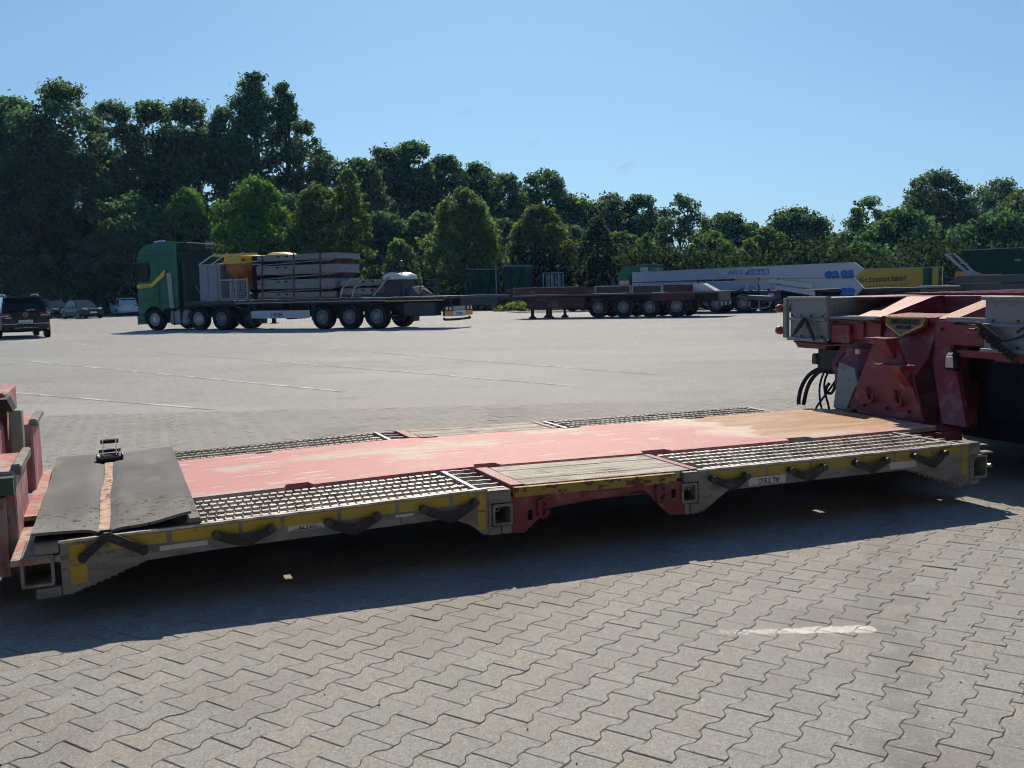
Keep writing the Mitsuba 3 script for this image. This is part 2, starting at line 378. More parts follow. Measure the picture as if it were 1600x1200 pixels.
def bogie_paint(p, n, uv):
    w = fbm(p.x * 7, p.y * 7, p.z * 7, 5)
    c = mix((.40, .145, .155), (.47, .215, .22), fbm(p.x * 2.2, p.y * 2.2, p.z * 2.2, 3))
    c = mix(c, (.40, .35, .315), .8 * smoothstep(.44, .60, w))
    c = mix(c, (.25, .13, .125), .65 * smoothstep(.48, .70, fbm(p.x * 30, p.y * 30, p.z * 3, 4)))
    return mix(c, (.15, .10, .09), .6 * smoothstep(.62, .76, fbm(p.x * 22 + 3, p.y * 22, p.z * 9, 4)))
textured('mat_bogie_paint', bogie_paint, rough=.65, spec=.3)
def timber(p, n, uv):
    x, y = p.x - 3.109, p.y - 6.844
    s, w = x * .9317 + y * .3633, -x * .3633 + y * .9317
    g = fbm(s * 3 + uv.x * 30, w * 60, uv.x * 9, 4)
    c = mix((.52, .50, .46), (.34, .31, .28), smoothstep(.40, .66, g))
    c = mix(c, (.70, .66, .60), .6 * smoothstep(.55, .75, fbm(s * 7, w * 12, uv.x * 5, 3)))
    return mix(c, (.09, .075, .06), .85 * smoothstep(.68, .75, fbm(s * 5 + 9, w * 75 + uv.x * 4, 2.0, 4)))
textured('mat_timber', timber, rough=.85, spec=.2, bump=lambda p, n, uv: fbm(p.x * 60, p.y * 60, 0.0, 3), bump_scale=.003, eps=1e-3)
def rubber(p, n, uv):
    g = fbm(p.x * 5, p.y * 5, p.z * 5, 4)
    c = mix((.030, .030, .031), (.055, .052, .050), g)
    return mix(c, (.13, .12, .11), .5 * smoothstep(.58, .75, fbm(p.x * 24, p.y * 24, p.z * 24, 3)))
textured('mat_rubber', rubber, rough=.75, spec=.3)
def mat_sheet(p, n, uv):
    x, y = p.x - 3.109, p.y - 6.844
    s, w = x * .9317 + y * .3633, -x * .3633 + y * .9317
    g = fbm(s * 2.5, w * 1.2, 0.0, 4)
    c = mix((.100, .112, .122), (.150, .162, .170), smoothstep(.3, .7, g))
    c = mix(c, (.23, .225, .21), .6 * smoothstep(.52, .75, fbm(s * 5, w * 2.5 - 1, 4.0, 4)) )
    scuff = fbm(s * 40, w * 46, 1.0, 3) - .30 * smoothstep(.20, .40, dr.abs(w - .30 - .12 * noise(s * 6, 0, 2)))
    return mix(c, (.035, .032, .03), smoothstep(.66, .70, scuff))
textured('mat_rubber_sheet', mat_sheet, rough=.8, spec=.3, bump=lambda p, n, uv: fbm(p.x * 9, p.y * 9, 0.0, 4), bump_scale=.012, eps=3e-3)
def webbing(p, n, uv):
    g = fbm(p.x * 30, p.y * 30, p.z * 30, 4)
    c = mix((.60, .46, .37), (.42, .30, .23), smoothstep(.35, .7, g))
    return mix(c, (.10, .07, .055), .8 * smoothstep(.60, .70, fbm(p.x * 50, p.y * 20, 3.0, 4)))
textured('mat_webbing', webbing, rough=.95, spec=.1)
plain('mat_black', (.012, .012, .013), .6)
plain('mat_black_gloss', (.012, .012, .014), .25)
plain('mat_white_label', (.52, .52, .50), .45)
plain('mat_ink', (.015, .015, .02), .6)
def gun_grey(p, n, uv):
    g = fbm(p.x * 6, p.y * 6, p.z * 14, 4)
    c = mix((.16, .205, .235), (.22, .26, .28), g)
    return mix(c, (.10, .075, .06), .6 * smoothstep(.62, .75, fbm(p.x * 20, p.y * 20, p.z * 20, 4)))
textured('mat_gun_grey', gun_grey, rough=.5, spec=.45)
plain('mat_steel', (.40, .40, .39), .35, metallic=.7)
plain('mat_dark_steel', (.055, .055, .057), .5, metallic=.3)
plain('mat_maroon', (.10, .022, .032), .5)
plain('mat_dark_green', (.012, .075, .055), .45)
plain('mat_pale_green', (.20, .28, .24), .5)
plain('mat_brass', (.60, .47, .16), .35, metallic=.6)
plain('mat_red_lamp', (.22, .05, .04), .3)
plain('mat_navy_flap', (.008, .010, .018), .85, spec=.12)

LL = Frame((3.109, 6.844), 21.3)
_zs = np.array([-9, -5.85, -4.6, -3.52, -3.3, -2.15, -1.1, 0, 9.0]), np.array([.385, .396, .423, .449, .445, .433, .428, .428, .428])
def lw(v):
    """The deck of the low loader hangs in a shallow arch."""
    v = np.array(v, float); v[:, 2] += np.interp(v[:, 0], *_zs); return LL(v)
class LW(Frame):
    def __init__(self): pass
    def __call__(self, v): return lw(v)
LWF = LW()
LOAD = thing('low_loader_trailer', 'faded red low loader with aluminium side gratings and a dark red gooseneck across the foreground', 'trailer')
def lp(name, mb, mat, frame=LWF, **k): return put(LOAD + '__' + name, mb, mat, frame, **k)

# the red plate, with its lashing pockets cut through
W0, W1 = .705, 2.11
def notches(ss, w, d):
    out = []
    for a, b in ss: out += [(a, w), (a + .025, w + d), (b - .015, w + d), (b, w)]
    return out
near_n = [(-4.51, -4.34), (-3.33, -3.15), (-2.13, -1.91), (-.955, -.735)]
far_n = [(-4.51, -4.37), (-3.29, -3.13), (-2.13, -1.94), (-.97, -.78)]
ring = [(-5.8, W0)] + notches(near_n, W0, .085) + [(.17, W0), (.42, W0 + .03), (.42, W1 - .1), (.3, W1)] + notches(far_n[::-1], W1, -.05) + [(-5.8, W1)]
ring2 = []
for p in ring: ring2.append(p)
# far notches run backwards
ring = [(-5.8, W0)] + notches(near_n, W0, .085) + [(.17, W0), (.42, W0 + .03), (.42, W1 - .1), (.3, W1)]
for a, b in far_n[::-1]: ring += [(b, W1), (b - .02, W1 - .05), (a + .02, W1 - .05), (a, W1)]
ring += [(-5.8, W1)]
deckpoly = sg.Polygon(ring)
m = MB()
for a in np.arange(-5.8, .5, .35):
    piece = deckpoly.intersection(sg.box(a, 0, a + .35, 3))
    if not piece.is_empty and piece.area > 1e-5: m.prism(piece, -.032, .004, 'z')
lp('deck', m, 'mat_red_deck', label='faded pink red deck plate, worn to bare rusty steel at its right end')
# girders under the deck
m = MB()
SL = np.arange(-5.8, .6, .4)
for a in SL:
    for w0, w1, z0 in ((.80, 1.02, -.27), (1.74, 1.96, -.27), (1.02, 1.74, -.12)):
        m.box(a, min(a + .4, .5), w0, w1, z0, -.036)
lp('main_girder', m, 'mat_red_paint')
def rail(name, s0, s1, w0, w1, z0, z1, mat, step=.5, **k):
    m = MB(); n = max(1, int(round((s1 - s0) / step))); e = np.linspace(s0, s1, n + 1)
    for a, b in zip(e[:-1], e[1:]): m.box(a, b, w0, w1, z0, z1)
    return lp(name, m, mat, **k)
def grating(name, s0, s1, w0, w1, rows, label):
    g = name_of(LOAD + '__side_grating'); labels[g] = {'label': label}
    pitch = (w1 - w0 - .03) / rows
    m = MB()
    for a in np.arange(s0, s1, .5): m.box(a, min(a + .5, s1), w0 + .012, (w1 - .11) if w0 < 1 else w1 - .012, -.11, -.062)
    put(g + '__pan', m, 'mat_alu', LWF)
    for r in range(rows):
        w = w0 + .015 + (r + .5) * pitch
        m = MB()
        e = np.linspace(s0 + .05, s1 - .05, 5)
        for a, b in zip(e[:-1], e[1:]):
            m.box(a, b, w - pitch * .46, w - pitch * .04, -.050, -.018)
        n = int((s1 - s0 - .1) / .0455)
        for i in range(n):
            a = s0 + .05 + (i + .5) * .0455 + .02 * math.sin(r * 2.3) + rng.normal(0, .0008); L = .0455 * .41
            m.prism([(a - L, -.018), (a + L, -.018), (a + L * .90, .001), (a - L * .90, .001)], w - pitch * .46, w - pitch * (.12 if w0 < 1 else .27), 'y')
        put(g + '__slat', m, 'mat_alu', LWF)
    for a in (s0, s1 - .03):
        m = MB().box(a, a + .03, w0, w1, -.055, -.004, .004)
        put(g + '__end_bar', m, 'mat_alu', LWF)
    return g
GA = grating('a', -5.69, -3.53, .02, .69, 6, 'toothed aluminium grating at the near left')
GB = grating('b', -2.12, -.02, .02, .69, 6, 'toothed aluminium grating at the near right')
GC = grating('c', -5.69, -3.48, 2.14, 2.63, 4, 'toothed aluminium grating along the far left edge')
GD = grating('d', -2.05, -.02, 2.14, 2.63, 4, 'toothed aluminium grating along the far right edge')
for s0_, s1_ in ((-5.69, -4.455), (-4.405, -3.36), (-3.36, -2.14), (-2.14, -.885), (-.835, .08)): rail('light_stop_strip', s0_, s1_,   .600, .798, -.080, -.052, 'mat_alu')  # added strip stops sun slits; its two gaps shape the ground light spots
# short rungs between the gratings and the timber bays, and at the ends
for s0, s1, w0, w1, n in ((-3.53, -3.36, .05, .70, 6), (-2.24, -2.12, .05, .70, 6), (-3.48, -3.34, 2.16, 2.6, 4), (-2.14, -2.05, 2.16, 2.6, 4), (-5.80, -5.69, .06, .62, 7), (-.02, .075, .05, .66, 6), (-5.80, -5.69, 2.2, 2.6, 5)):
    m = MB().box(s0, s1, w0, w1, -.11, -.075)
    lp('rung_pan', m, 'mat_alu')
    for w in np.linspace(w0 + .02, w1 - .02, n):
        lp('rung', MB().box(s0 + .004, s1 - .004, w - .014, w + .014, -.07, -.008, .004), 'mat_alu')

# the near side: cheek plates, brackets, tape, labels and rubber loops
def cheek(name, s0, s1, prof, mat, w0=-.002, w1=.016):
    """A side plate whose lower outline is prof; cut short so that it follows the arch."""
    m = MB(); pl = sg.Polygon([(s0, -.006)] + prof + [(s1, -.006)])
    for a in np.arange(s0, s1, .5):
        q = pl.intersection(sg.box(a, -1, a + .5, 1))
        if not q.is_empty: m.prism(q, w0, w1, 'y')
    return m
zz = lambda s, z: z - float(np.interp(s, *_zs))
m = cheek('l', -5.685, -3.50, [(-5.685, -.262), (-5.64, -.258), (-5.30, -.145), (-4.96, -.136), (-3.72, -.138), (-3.60, -.195), (-3.53, -.255), (-3.50, -.258)], 'mat_grey_side')
lp('cheek_plate', m, 'mat_grey_side', label='grey side plate of the left grating')
m = cheek('r', -2.14, .0, [(-2.14, -.258), (-2.10, -.250), (-1.93, -.140), (-1.1, -.132), (-.52, -.132), (-.09, -.275), (.0, -.282)], 'mat_grey_side')
lp('cheek_plate', m, 'mat_grey_side', label='grey side plate of the right grating')
# a second, thinner skirt lies under the cheeks with a torn lower edge
for s0, s1 in ((-5.66, -5.30), (-.50, -.03)):
    left = s0 < -3; m = MB()
    xs = np.linspace(s0, s1, 12)
    f = (lambda s: np.interp(s, [-5.66, -5.30], [-.272, -.150])) if left else (lambda s: np.interp(s, [-.50, -.09, -.03], [-.140, -.290, -.296]))
    for a, b in zip(xs[:-1], xs[1:]): m.box(a + .004, b - .003, .03, .045, f((a + b) / 2) - .004 - .005 * rng.random(), -.12)
    lp('torn_skirt', m, 'mat_grey_side')
rail('top_lip', -5.69, -3.50, -.006, .018, -.008, .004, 'mat_alu')
rail('top_lip', -2.14, .0, -.006, .018, -.008, .004, 'mat_alu')
def tape(s0, s1, z0, z1, mat='mat_yellow_tape'):
    m = MB(); e = np.linspace(s0, s1, max(2, int((s1 - s0) / .2) + 1))
    for a, b in zip(e[:-1], e[1:]): m.box(a, b, -.0045, -.0015, z0, z1)
    lp('yellow_tape', m, mat)
for a, b in ((-5.645, -5.57), ):
    tape(a, b, -.115, -.022); tape(a, b, -.215, -.125)
for a, b in ((-5.46, -5.20), (-5.175, -4.85), (-4.83, -4.64), (-4.62, -4.345), (-4.325, -4.03), (-4.01, -3.725), (-3.705, -3.572)): tape(a, b, -.068, -.013)
tape(-3.56, -3.51, -.115, -.02); tape(-3.56, -3.515, -.225, -.125)
def honey_tape(p, n, uv):
    x, y = p.x - 3.109, p.y - 6.844
    s = x * .9317 + y * .3633
    k = dr.abs(s / .017 - dr.floor(s / .017) - .5)
    z = p.z * 58 + k
    cell = dr.abs(z - dr.floor(z) - .5)
    c = mix((.42, .30, .04), (.34, .25, .05), fbm(p.x * 9, p.y * 9, p.z * 9, 3))
    return mix(c, (.26, .19, .05), .8 * smoothstep(.16, .06, cell))
textured('mat_honeycomb_tape', honey_tape, rough=.4, spec=.5)
for a, b in ((-2.07, -1.66), (-1.64, -1.33), (-1.31, -.98), (-.96, -.66), (-.64, -.34), (-.32, -.085)): tape(a, b, -.069, -.013, 'mat_honeycomb_tape')
tape(-.075, -.02, -.115, -.018, 'mat_honeycomb_tape'); tape(-.075, -.02, -.215, -.12, 'mat_honeycomb_tape')
def sticker(s0, s1, z0, z1, text=None, flip=False, ragged=False, h=None, tilt=0):
    k = name_of(LOAD + '__label')
    m = MB().box(s0, s1, -.0062, -.0046, z0, z1)
    put(k, m, 'mat_white_label', LWF, label='white sticker' if not text else 'white sticker with black lettering')
    if text:
        m = MB(); h = h or (z1 - z0) * .55
        if flip: m.text(text, h, (s1 - (s1 - s0) * .16, -.0064, z1 - (z1 - z0 - h) * .5), (-1, 0, 0), (0, 0, -1), .001, width=(s1 - s0) * .58)
        else: m.text(text, h, (s0 + (s1 - s0) * .28, -.0064, z0 + (z1 - z0 - h) * .5), (1, 0, 0), (0, 0, 1), .001, width=(s1 - s0) * .5)
        put(k + '__lettering', m, 'mat_ink', LWF)
        put(k + '__fine_print', MB().box(s0 + .02, s1 - .02, -.0072, -.0063, z0 + .003, z0 + .0065), 'mat_ink', LWF)
sticker(-1.785, -1.51, -.131, -.077, 'ALTEC', True)
sticker(-.69, -.465, -.118, -.072)
sticker(-5.235, -5.005, -.106, -.082)
k_ = sticker(-4.605, -4.41, -.092, -.066, 'ALTEC', False)
sticker(-4.03, -3.93, -.094, -.080)
def loop(s0, s1, z, dip, seed=0):
    k = name_of(LOAD + '__rubber_loop')
    r = np.random.default_rng(seed)
    u = np.linspace(0, 1, 13); c = .5 + .05 * r.normal()
    z0 = np.where(u < c, u / c, (1 - u) / (1 - c)); zc = z - dip * np.minimum(z0 ** .95, .93) + .0015 * r.normal(size=13)
    pts = np.stack([s0 + (s1 - s0) * u, -.030 - .022 * np.sin(np.pi * u), zc], 1)
    put(k, MB().tube(pts, .009, 10, flat=2.6), 'mat_rubber', LWF, smooth=40)
    for s in (s0, s1): put(k + '__bolt', MB().cyl((s, -.002, z), (s, -.050, z), .021, 10), 'mat_dark_steel', LWF, smooth=30)
for i, (a, b, z, d) in enumerate(((-4.965, -4.69, -.060, .05), (-4.40, -4.135, -.068, .062), (-3.88, -3.585, -.062, .074),
                                  (-2.055, -1.815, -.056, .062), (-1.485, -1.235, -.052, .055), (-.98, -.735, -.048, .05), (-.50, -.245, -.040, .072))): loop(a, b, z, d, i)

# the two centre bays with worn planks
def bay(w0, w1, near):
    k = name_of(LOAD + '__timber_bay')
    labels[k] = {'label': 'near centre bay floored with weathered planks' if near else 'far centre bay floored with weathered planks'}
    n = 4; e = np.linspace(w0 + .004, w1 - .02, n + 1)
    for i in range(n):
        m = MB(); ss = np.linspace(-3.255, -2.175, 8)
        for a, b in zip(ss[:-1], ss[1:]): m.box(a, b, e[i] + .003, e[i + 1] - .004, -.045, .001 + .0015 * (i % 2))
        v, f = m.get()
        key = name_of(k + '__plank'); v = lw(v); scene[key] = mikit.ply((v, f), 'mat_timber', uv=np.tile(rng.random(2), (len(v), 1)))
    put(k + '__end_plate', MB().box(-3.345, -3.262, w0, w1, -.04, .004, .004), 'mat_red_paint', LWF)
    put(k + '__end_plate', MB().box(-2.165, -2.115, w0, w1, -.04, .004, .004), 'mat_red_paint', LWF)
    put(k + '__floor', MB().box(-3.34, -2.12, w0, w1, -.075, -.05), 'mat_red_paint', LWF)
bay(.03, .66, True); bay(2.14, 2.60, False)
m = MB()
pl = sg.Polygon([(-3.36, -.060), (-3.36, -.262), (-3.285, -.270), (-3.125, -.140), (-3.09, -.136), (-2.56, -.093), (-2.50, -.098), (-2.345, -.255), (-2.24, -.262), (-2.24, -.060)])
holes = [sg.Point(-3.245, -.165).buffer(.017, 8), sg.Point(-2.315, -.135).buffer(.017, 8)]
holes = [sg.box(-3.257, -.195, -3.233, -.145).buffer(.004), sg.box(-2.325, -.15, -2.302, -.105).buffer(.004)]
for h in holes: pl = pl.difference(h)
for a in np.arange(-3.4, -2.2, .3):
    q = pl.intersection(sg.box(a, -1, a + .3, 1))
    if not q.is_empty: m.prism(q, .0, .022, 'y')
BAYS = lp('bay_cheek', m, 'mat_red_paint', label='red cheek plate of the near centre bay with two slots')
m = MB()
for a in np.linspace(-3.34, -2.30, 6)[:-1]:
    m.prism([(a, -.004), (a, -.058 - .004 * rng.random()), (a + .208, -.056 - .006 * rng.random()), (a + .208, -.004)], -.012, .02, 'y')
lp('bay_edge', m, 'mat_chipped_yellow', label='chipped yellow edge strip of the near centre bay')
for s, z in ((-3.17, -.135), (-2.405, -.115)):
    ang = np.linspace(.2, 2 * np.pi - .2, 18)
    m = MB().tube(np.stack([s + .028 * np.cos(ang), -.022 + .012 * np.sin(ang * .5), z + .050 * np.sin(ang)], 1), .0125, 8)
    m.box(s - .035, s - .01, -.03, .0, z - .05, z + .05, .006)
    lp('lashing_ring', m, 'mat_red_paint', smooth=40)
# square sockets for the outriggers
def socket(s0, s1, z0, z1, mat='mat_grey_side', w0=-.012, ring=True, dep=.4):
    k = name_of(LOAD + '__outrigger_socket')
    t = .014
    o = sg.box(s0, z0, s1, z1).buffer(-.012).buffer(.012); i = sg.box(s0 + t, z0 + t, s1 - t, z1 - t).buffer(-.008).buffer(.008)
    m = MB().prism(o.difference(i), w0, w0 + dep, 'y')
    put(k, m, mat, LWF)
    put(k + '__back', MB().box(s0 + t, s1 - t, w0 + dep * .6, w0 + dep * .6 + .01, z0 + t, z1 - t), mat, LWF)
    if ring:
        for q in range(1 + (s0 > -2.4 and s0 < -2)):
            c = (s0 + (.30 + .38 * q) * (s1 - s0), z1 - .034)
            a = np.linspace(0, 2 * np.pi, 13)
            put(k + '__pin_ring', MB().tube(np.stack([c[0] + .013 * np.cos(a), 0 * a + w0 + .03, c[1] + .011 * np.sin(a)], 1), .0028, 5, cap=False), 'mat_alu', LWF, smooth=40)
socket(-5.862, -5.715, -.205, -.055)
socket(-3.475, -3.355, -.212, -.090)
socket(-2.262, -2.155, -.192, -.072)
socket(.015, .150, -.245, -.085)
for s0, s1, z0, z1 in ((-5.80, -5.69, -.265, -.215), (-5.795, -5.69, -.052, .0), (-3.50, -3.425, -.262, -.215), (-3.42, -3.362, -.262, -.215), (-3.50, -3.36, -.085, -.012),
                       (-2.24, -2.205, -.262, -.196), (-2.20, -2.14, -.262, -.196), (-2.24, -2.14, -.066, -.006), (.002, .085, -.282, -.25), (.002, .09, -.08, .004)):
    lp('corner_block', MB().box(s0, s1, -.010, .12, z0, z1, .004), 'mat_grey_side')
lp('corner_block', MB().box(-3.498, -3.482, -.012, .1, -.262, -.012, .003), 'mat_grey_side')
lp('corner_block', MB().box(.0, .016, -.012, .1, -.28, .0, .003), 'mat_grey_side')
lp('latch_tab', MB().box(.11, .20, -.01, .06, -.078, -.068), 'mat_steel'); lp('latch_pin', MB().cyl((.175, -.02, -.165), (.175, .04, -.165), .013, 8), 'mat_steel')
# far edge beam and the black underside beams that close the body
rail('edge_beam', -5.69, 0, 2.63, 2.65, -.14, -.01, 'mat_grey_side')
rail('cross_member', -5.6, .0, .05, .575, -.125, -.112, 'mat_red_paint')
rail('cross_member', -5.6, .0, 2.12, 2.60, -.125, -.112, 'mat_red_paint')
# hinge leaves where the deck meets the gooseneck
for w0, w1 in ((.70, .80), (.83, .90)):
    lp('hinge_leaf', MB().prism([(.10, w0), (.40, w0 + .02), (.44, w1), (.12, w1)], -.03, .002, 'z'), 'mat_red_deck')
lp('front_beam', MB().box(.42, .62, .66, 2.15, -.25, -.02, .01), 'mat_red_paint')
lp('front_beam', MB().box(.08, .55, .62, .69, -.13, -.035, .005), 'mat_red_paint')
lp('lip_bar', MB().box(.425, .455, 1.0, 1.45, -.015, .010), 'mat_red_paint')
# ---- the gooseneck at the right end (heights above the yard)
GN = LOAD + '__gooseneck'
labels[GN] = {'label': 'dark red gooseneck with a brass badge, in shade'}
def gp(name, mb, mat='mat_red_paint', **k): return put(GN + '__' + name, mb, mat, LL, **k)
C = 1.40
# stepped plate that climbs from the deck
m = MB()
m.prism([(C - .46, .43), (C + .44, .45), (C + .34, .64), (C + .10, 1.07), (C - .12, 1.07), (C - .24, .86)], .50, .53, 'x')
gp('step_plate', m, label='A-shaped dark red plate with two steps')
for w0, w1, z, d in ((C - .14, C + .11, 1.075, .11), (C - .33, C - .02, .865, .13)):
    m = MB().box(.50 - d, .53, w0, w1, z - .012, z + .006)
    m.prism([(.50 - d, z - .012), (.50, z - .012), (.50, z - .17)], w0 + .012, w0 + .11, 'y')
    gp('step', m, 'mat_red_paint')
for w in (C + .13, C - .20):
    a = np.linspace(.5, 4.9, 16); m = MB().tube(np.stack([0 * a + .462 + .02 * np.sin(a * .7), w + .05 * np.sin(a), .60 + .058 * np.cos(a)], 1), .016, 8)
    gp('lashing_hook', m, 'mat_red_paint', smooth=40)
# badge plate leaning back so that the noon sun grazes it
def leaf(pts, th=.02):
    """A thick plate from a ring of points."""
    p = np.array(pts, float); n = np.cross(p[1] - p[0], p[2] - p[0]); n /= np.linalg.norm(n)
    v = np.vstack([p, p + n * th]); k = len(p)
    f = [[0, i + 1, i] for i in range(1, k - 1)] + [[k, k + i, k + i + 1] for i in range(1, k - 1)]
    for i in range(k):
        j = (i + 1) % k; f += [[i, j, k + j], [i, k + j, k + i]]
    return np.array(v), np.array(f)
v, f = leaf([(.78, C + .25, 1.235), (.78, C - .31, 1.235), (.68, C - .30, .93), (.575, C - .13, .60), (.64, C + .06, .80), (.72, C + .25, 1.08)], .03)
gp('badge_plate', MB().add(v, f), 'mat_red_paint', label='lighter red shield-shaped plate behind the steps')
# the badge: a pentagon of cast brass
plain('mat_badge', (.20, .155, .05), .5, metallic=.3)
bk = name_of(GN + '__badge')
bn = np.array([-.95, 0, .31]); bo = np.array([.735, C - .03, 1.19]); bu = np.array([.31, 0, .95]); br = np.array([0, -1.0, 0])
def bpt(a, b, d=0): return bo + br * a + bu * b + bn * d
pent = [(-.215, .035), (.215, .035), (.205, -.03), (.0, -.125), (-.205, -.03)]
fr = [bpt(a, b, .012) for a, b in pent]
vv = np.vstack([fr, [bpt(a, b, .05) for a, b in pent]]); ff = [[0, i, i + 1] for i in range(1, 4)] + [[5, 5 + i + 1, 5 + i] for i in range(1, 4)]
for i in range(5): j = (i + 1) % 5; ff += [[i, j, 5 + j], [i, 5 + j, 5 + i]]
put(bk, MB().add(vv, ff), 'mat_badge', LL, label='pentagonal badge with brass lettering')
m = MB(); ps = [bpt(a, b, .052) for a, b in pent]; m.tube(ps + [ps[0]], .009, 6)
put(bk + '__rim', m, 'mat_brass', LL)
m = MB().text('BROSHUIS', .040, bpt(-.165, -.022, .051), br, bu, .004, width=.33); m.text('HOLLAND', .026, bpt(-.085, -.062, .051), br, bu, .004, width=.17)
put(bk + '__lettering', m, 'mat_ink', LL)
# sloping neck and its platform, with the opening between the two arms
for w0, w1 in ((C - .52, C - .33), (C + .30, C + .62)):
    m = MB().prism([(.74, 1.235), (.74, 1.02), (1.15, 1.0), (3.2, .95), (3.2, 1.40), (1.35, 1.40), (1.30, 1.395)], w0, w1, 'y')
    gp('neck_arm', m, 'mat_red_paint')
for w0, w1 in ((C - .52, C - .33), (C + .30, C + .62)): gp('neck_front', MB().box(.722, .738, w0 - .004, w1 + .004, 1.0, 1.222), 'mat_red_paint')
gp('neck_bridge', MB().prism([(.74, 1.245), (.74, 1.20), (.98, 1.22), (.98, 1.265)], C - .33, C + .30, 'y'), 'mat_red_paint')
gp('neck_floor', MB().box(.90, 3.1, C - .33, C + .30, .45, .50), 'mat_red_paint')
gp('neck_bridge', MB().box(1.42, 3.2, C - .33, C + .30, 1.20, 1.40, .004), 'mat_red_paint')
m = MB().box(1.60, 4.4, C - .85, C + .98, 1.405, 1.422)
gp('top_plate', m, 'mat_red_paint', label='sunlit pink top plate with tread pattern')
m = MB()
for i in range(16):
    for j in range(9): m.box(1.66 + .08 * i, 1.70 + .08 * i, C - .7 + .17 * j, C - .62 + .17 * j, 1.4215, 1.4245)
gp('tread_studs', m, 'mat_red_paint', kind='stuff')
gp('top_ledge', MB().box(.95, 1.60, C + .62, C + .95, 1.385, 1.40), 'mat_red_paint')
# the flanks beside the centre plate
v, f = leaf([(.80, C + .74, 1.21), (.80, C + .42, 1.21), (.74, C + .34, .92), (.56, C + .34, .70), (.56, C + .66, .66), (.62, C + .80, .80)], .05)
gp('flank', MB().add(v, f)); gp('flank', MB().box(.80, 1.4, C + .36, C + .74, .75, 1.205), 'mat_red_paint')
v, f = leaf([(.80, C - .32, 1.21), (.80, C - .46, 1.21), (.74, C - .50, 1.02), (.66, C - .60, .90), (.52, C - .86, .44), (.52, C - .62, .44), (.70, C - .32, .92)], .05)
gp('flank', MB().add(v, f)); gp('flank', MB().box(.82, 1.4, C - .50, C - .34, .70, 1.205), 'mat_red_paint')
gp('flank', MB().box(.86, 2.4, C - .50, C + .74, .35, .98), 'mat_red_paint')
v, f = leaf([(.52, C + .58, .84), (.52, C + .38, .80), (.50, C + .30, .62), (.50, C + .40, .44), (.50, C + .63, .44)], .03)
gp('mud_guard_plate', MB().add(v, f), 'mat_gun_grey')
gp('cap_rail', MB().box(.72, .80, C + .36, C + .90, 1.215, 1.24), 'mat_gun_grey'); gp('cap_rail', MB().box(.72, .80, C - .92, C - .44, 1.213, 1.245), 'mat_gun_grey')
# fenders: grey boxes with a rim, a red beam below, coiled cables
def fender(side):
    k = name_of(GN + '__fender')
    w0, w1 = (2.29, 2.84) if side > 0 else (-.42, .51)
    put(k, MB().box(.64, 2.9, w0, w1, 1.02, 1.40, .008), 'mat_gun_grey', LL, label='grey fender box with a coiled cable on the far side' if side > 0 else 'grey fender box with a coiled cable on the near side')
    put(k + '__rim', MB().box(.60, .66, w0 - .03, w1 + .0, 1.385, 1.412, .004), 'mat_gun_grey', LL)
    put(k + '__rim', MB().box(.60, .64, (w1 - .0) if side > 0 else w0 - .03, (w1 + .06) if side > 0 else w0, 1.02, 1.40, .004), 'mat_gun_grey', LL)
    put(k + '__rim', MB().box(.615, .64, w0, w1, 1.19, 1.215, .003), 'mat_gun_grey', LL)
    put(k + '__rim', MB().box(.60, .64, w0, w1, 1.00, 1.03, .004), 'mat_gun_grey', LL)
    put(k + '__skirt', MB().prism([(w0 + .02, 1.0), (w1 - .03, 1.0), (w1 - .10, .93), (w0 + .05, .93)], .66, .84, 'x'), 'mat_red_paint', LL)
    if side > 0:
        for z in (1.30, 1.09): put(k + '__marker_lamp', MB().lathe([(0, .64), (.035, .64), (.042, .60), (.038, .575), (.018, .555), (0, .552)], 'x', (0, w1 + .10, z), 16), 'mat_red_lamp', LL, smooth=40)
    # coiled cable
    def coil(p0, p1, turns, r, sag):
        t = np.linspace(0, 1, turns * 10 + 1); c = np.array(p0) + t[:, None] * (np.array(p1) - np.array(p0)); c[:, 2] -= sag * 4 * t * (1 - t)
        a = t * turns * 2 * np.pi
        return c + np.stack([.5 * r * np.cos(a), r * np.cos(a) * .35, r * np.sin(a)], 1) + np.stack([0 * a, r * .8 * np.cos(a), 0 * a], 1)
    runs = [((.575, 2.54, 1.20), (.575, 2.68, 1.08), 9, .024), ((.575, 2.51, 1.19), (.575, 2.40, 1.03), 8, .022)] if side > 0 else [((.575, .50, 1.20), (.575, .31, 1.09), 11, .026), ((.575, .51, 1.16), (.575, .14, .955), 10, .028)]
    for a0, a1, tn, rr in runs: put(k + '__coil_cable', MB().tube(coil(a0, a1, tn, rr, .0), .0075, 5), 'mat_black', LL, smooth=50)
    if side < 0: put(k + '__cable', MB().tube([(.575, .31, 1.09), (.575, .24, 1.095), (.575, .12, 1.125), (.575, .06, 1.16), (.575, .10, 1.19), (.575, .15, 1.16)], .009, 6), 'mat_black', LL, smooth=50)
    for q in range(4): put(k + '__rivet', MB().cyl((.636, w0 + .07 + q * .14, 1.36), (.642, w0 + .07 + q * .14, 1.36), .007, 6), 'mat_steel', LL)
fender(1); fender(-1)
gp('cross_beam', MB().box(.70, .86, 1.88, 2.32, 1.03, 1.19, .006), 'mat_red_paint'); gp('cross_beam', MB().box(.66, .70, 2.02, 2.26, 1.0, 1.16, .004), 'mat_red_paint')
gp('cross_beam', MB().box(.70, .86, .48, .90, 1.03, 1.19, .006), 'mat_red_paint'); gp('cross_beam', MB().box(.68, .72, .50, .70, 1.11, 1.17, .004), 'mat_red_paint')
gp('cross_beam', MB().box(.66, .74, -.42, .80, .945, 1.0, .006), 'mat_red_paint')
gp('cap_rail', MB().box(.66, .72, 1.70, 2.3, 1.212, 1.236), 'mat_gun_grey')
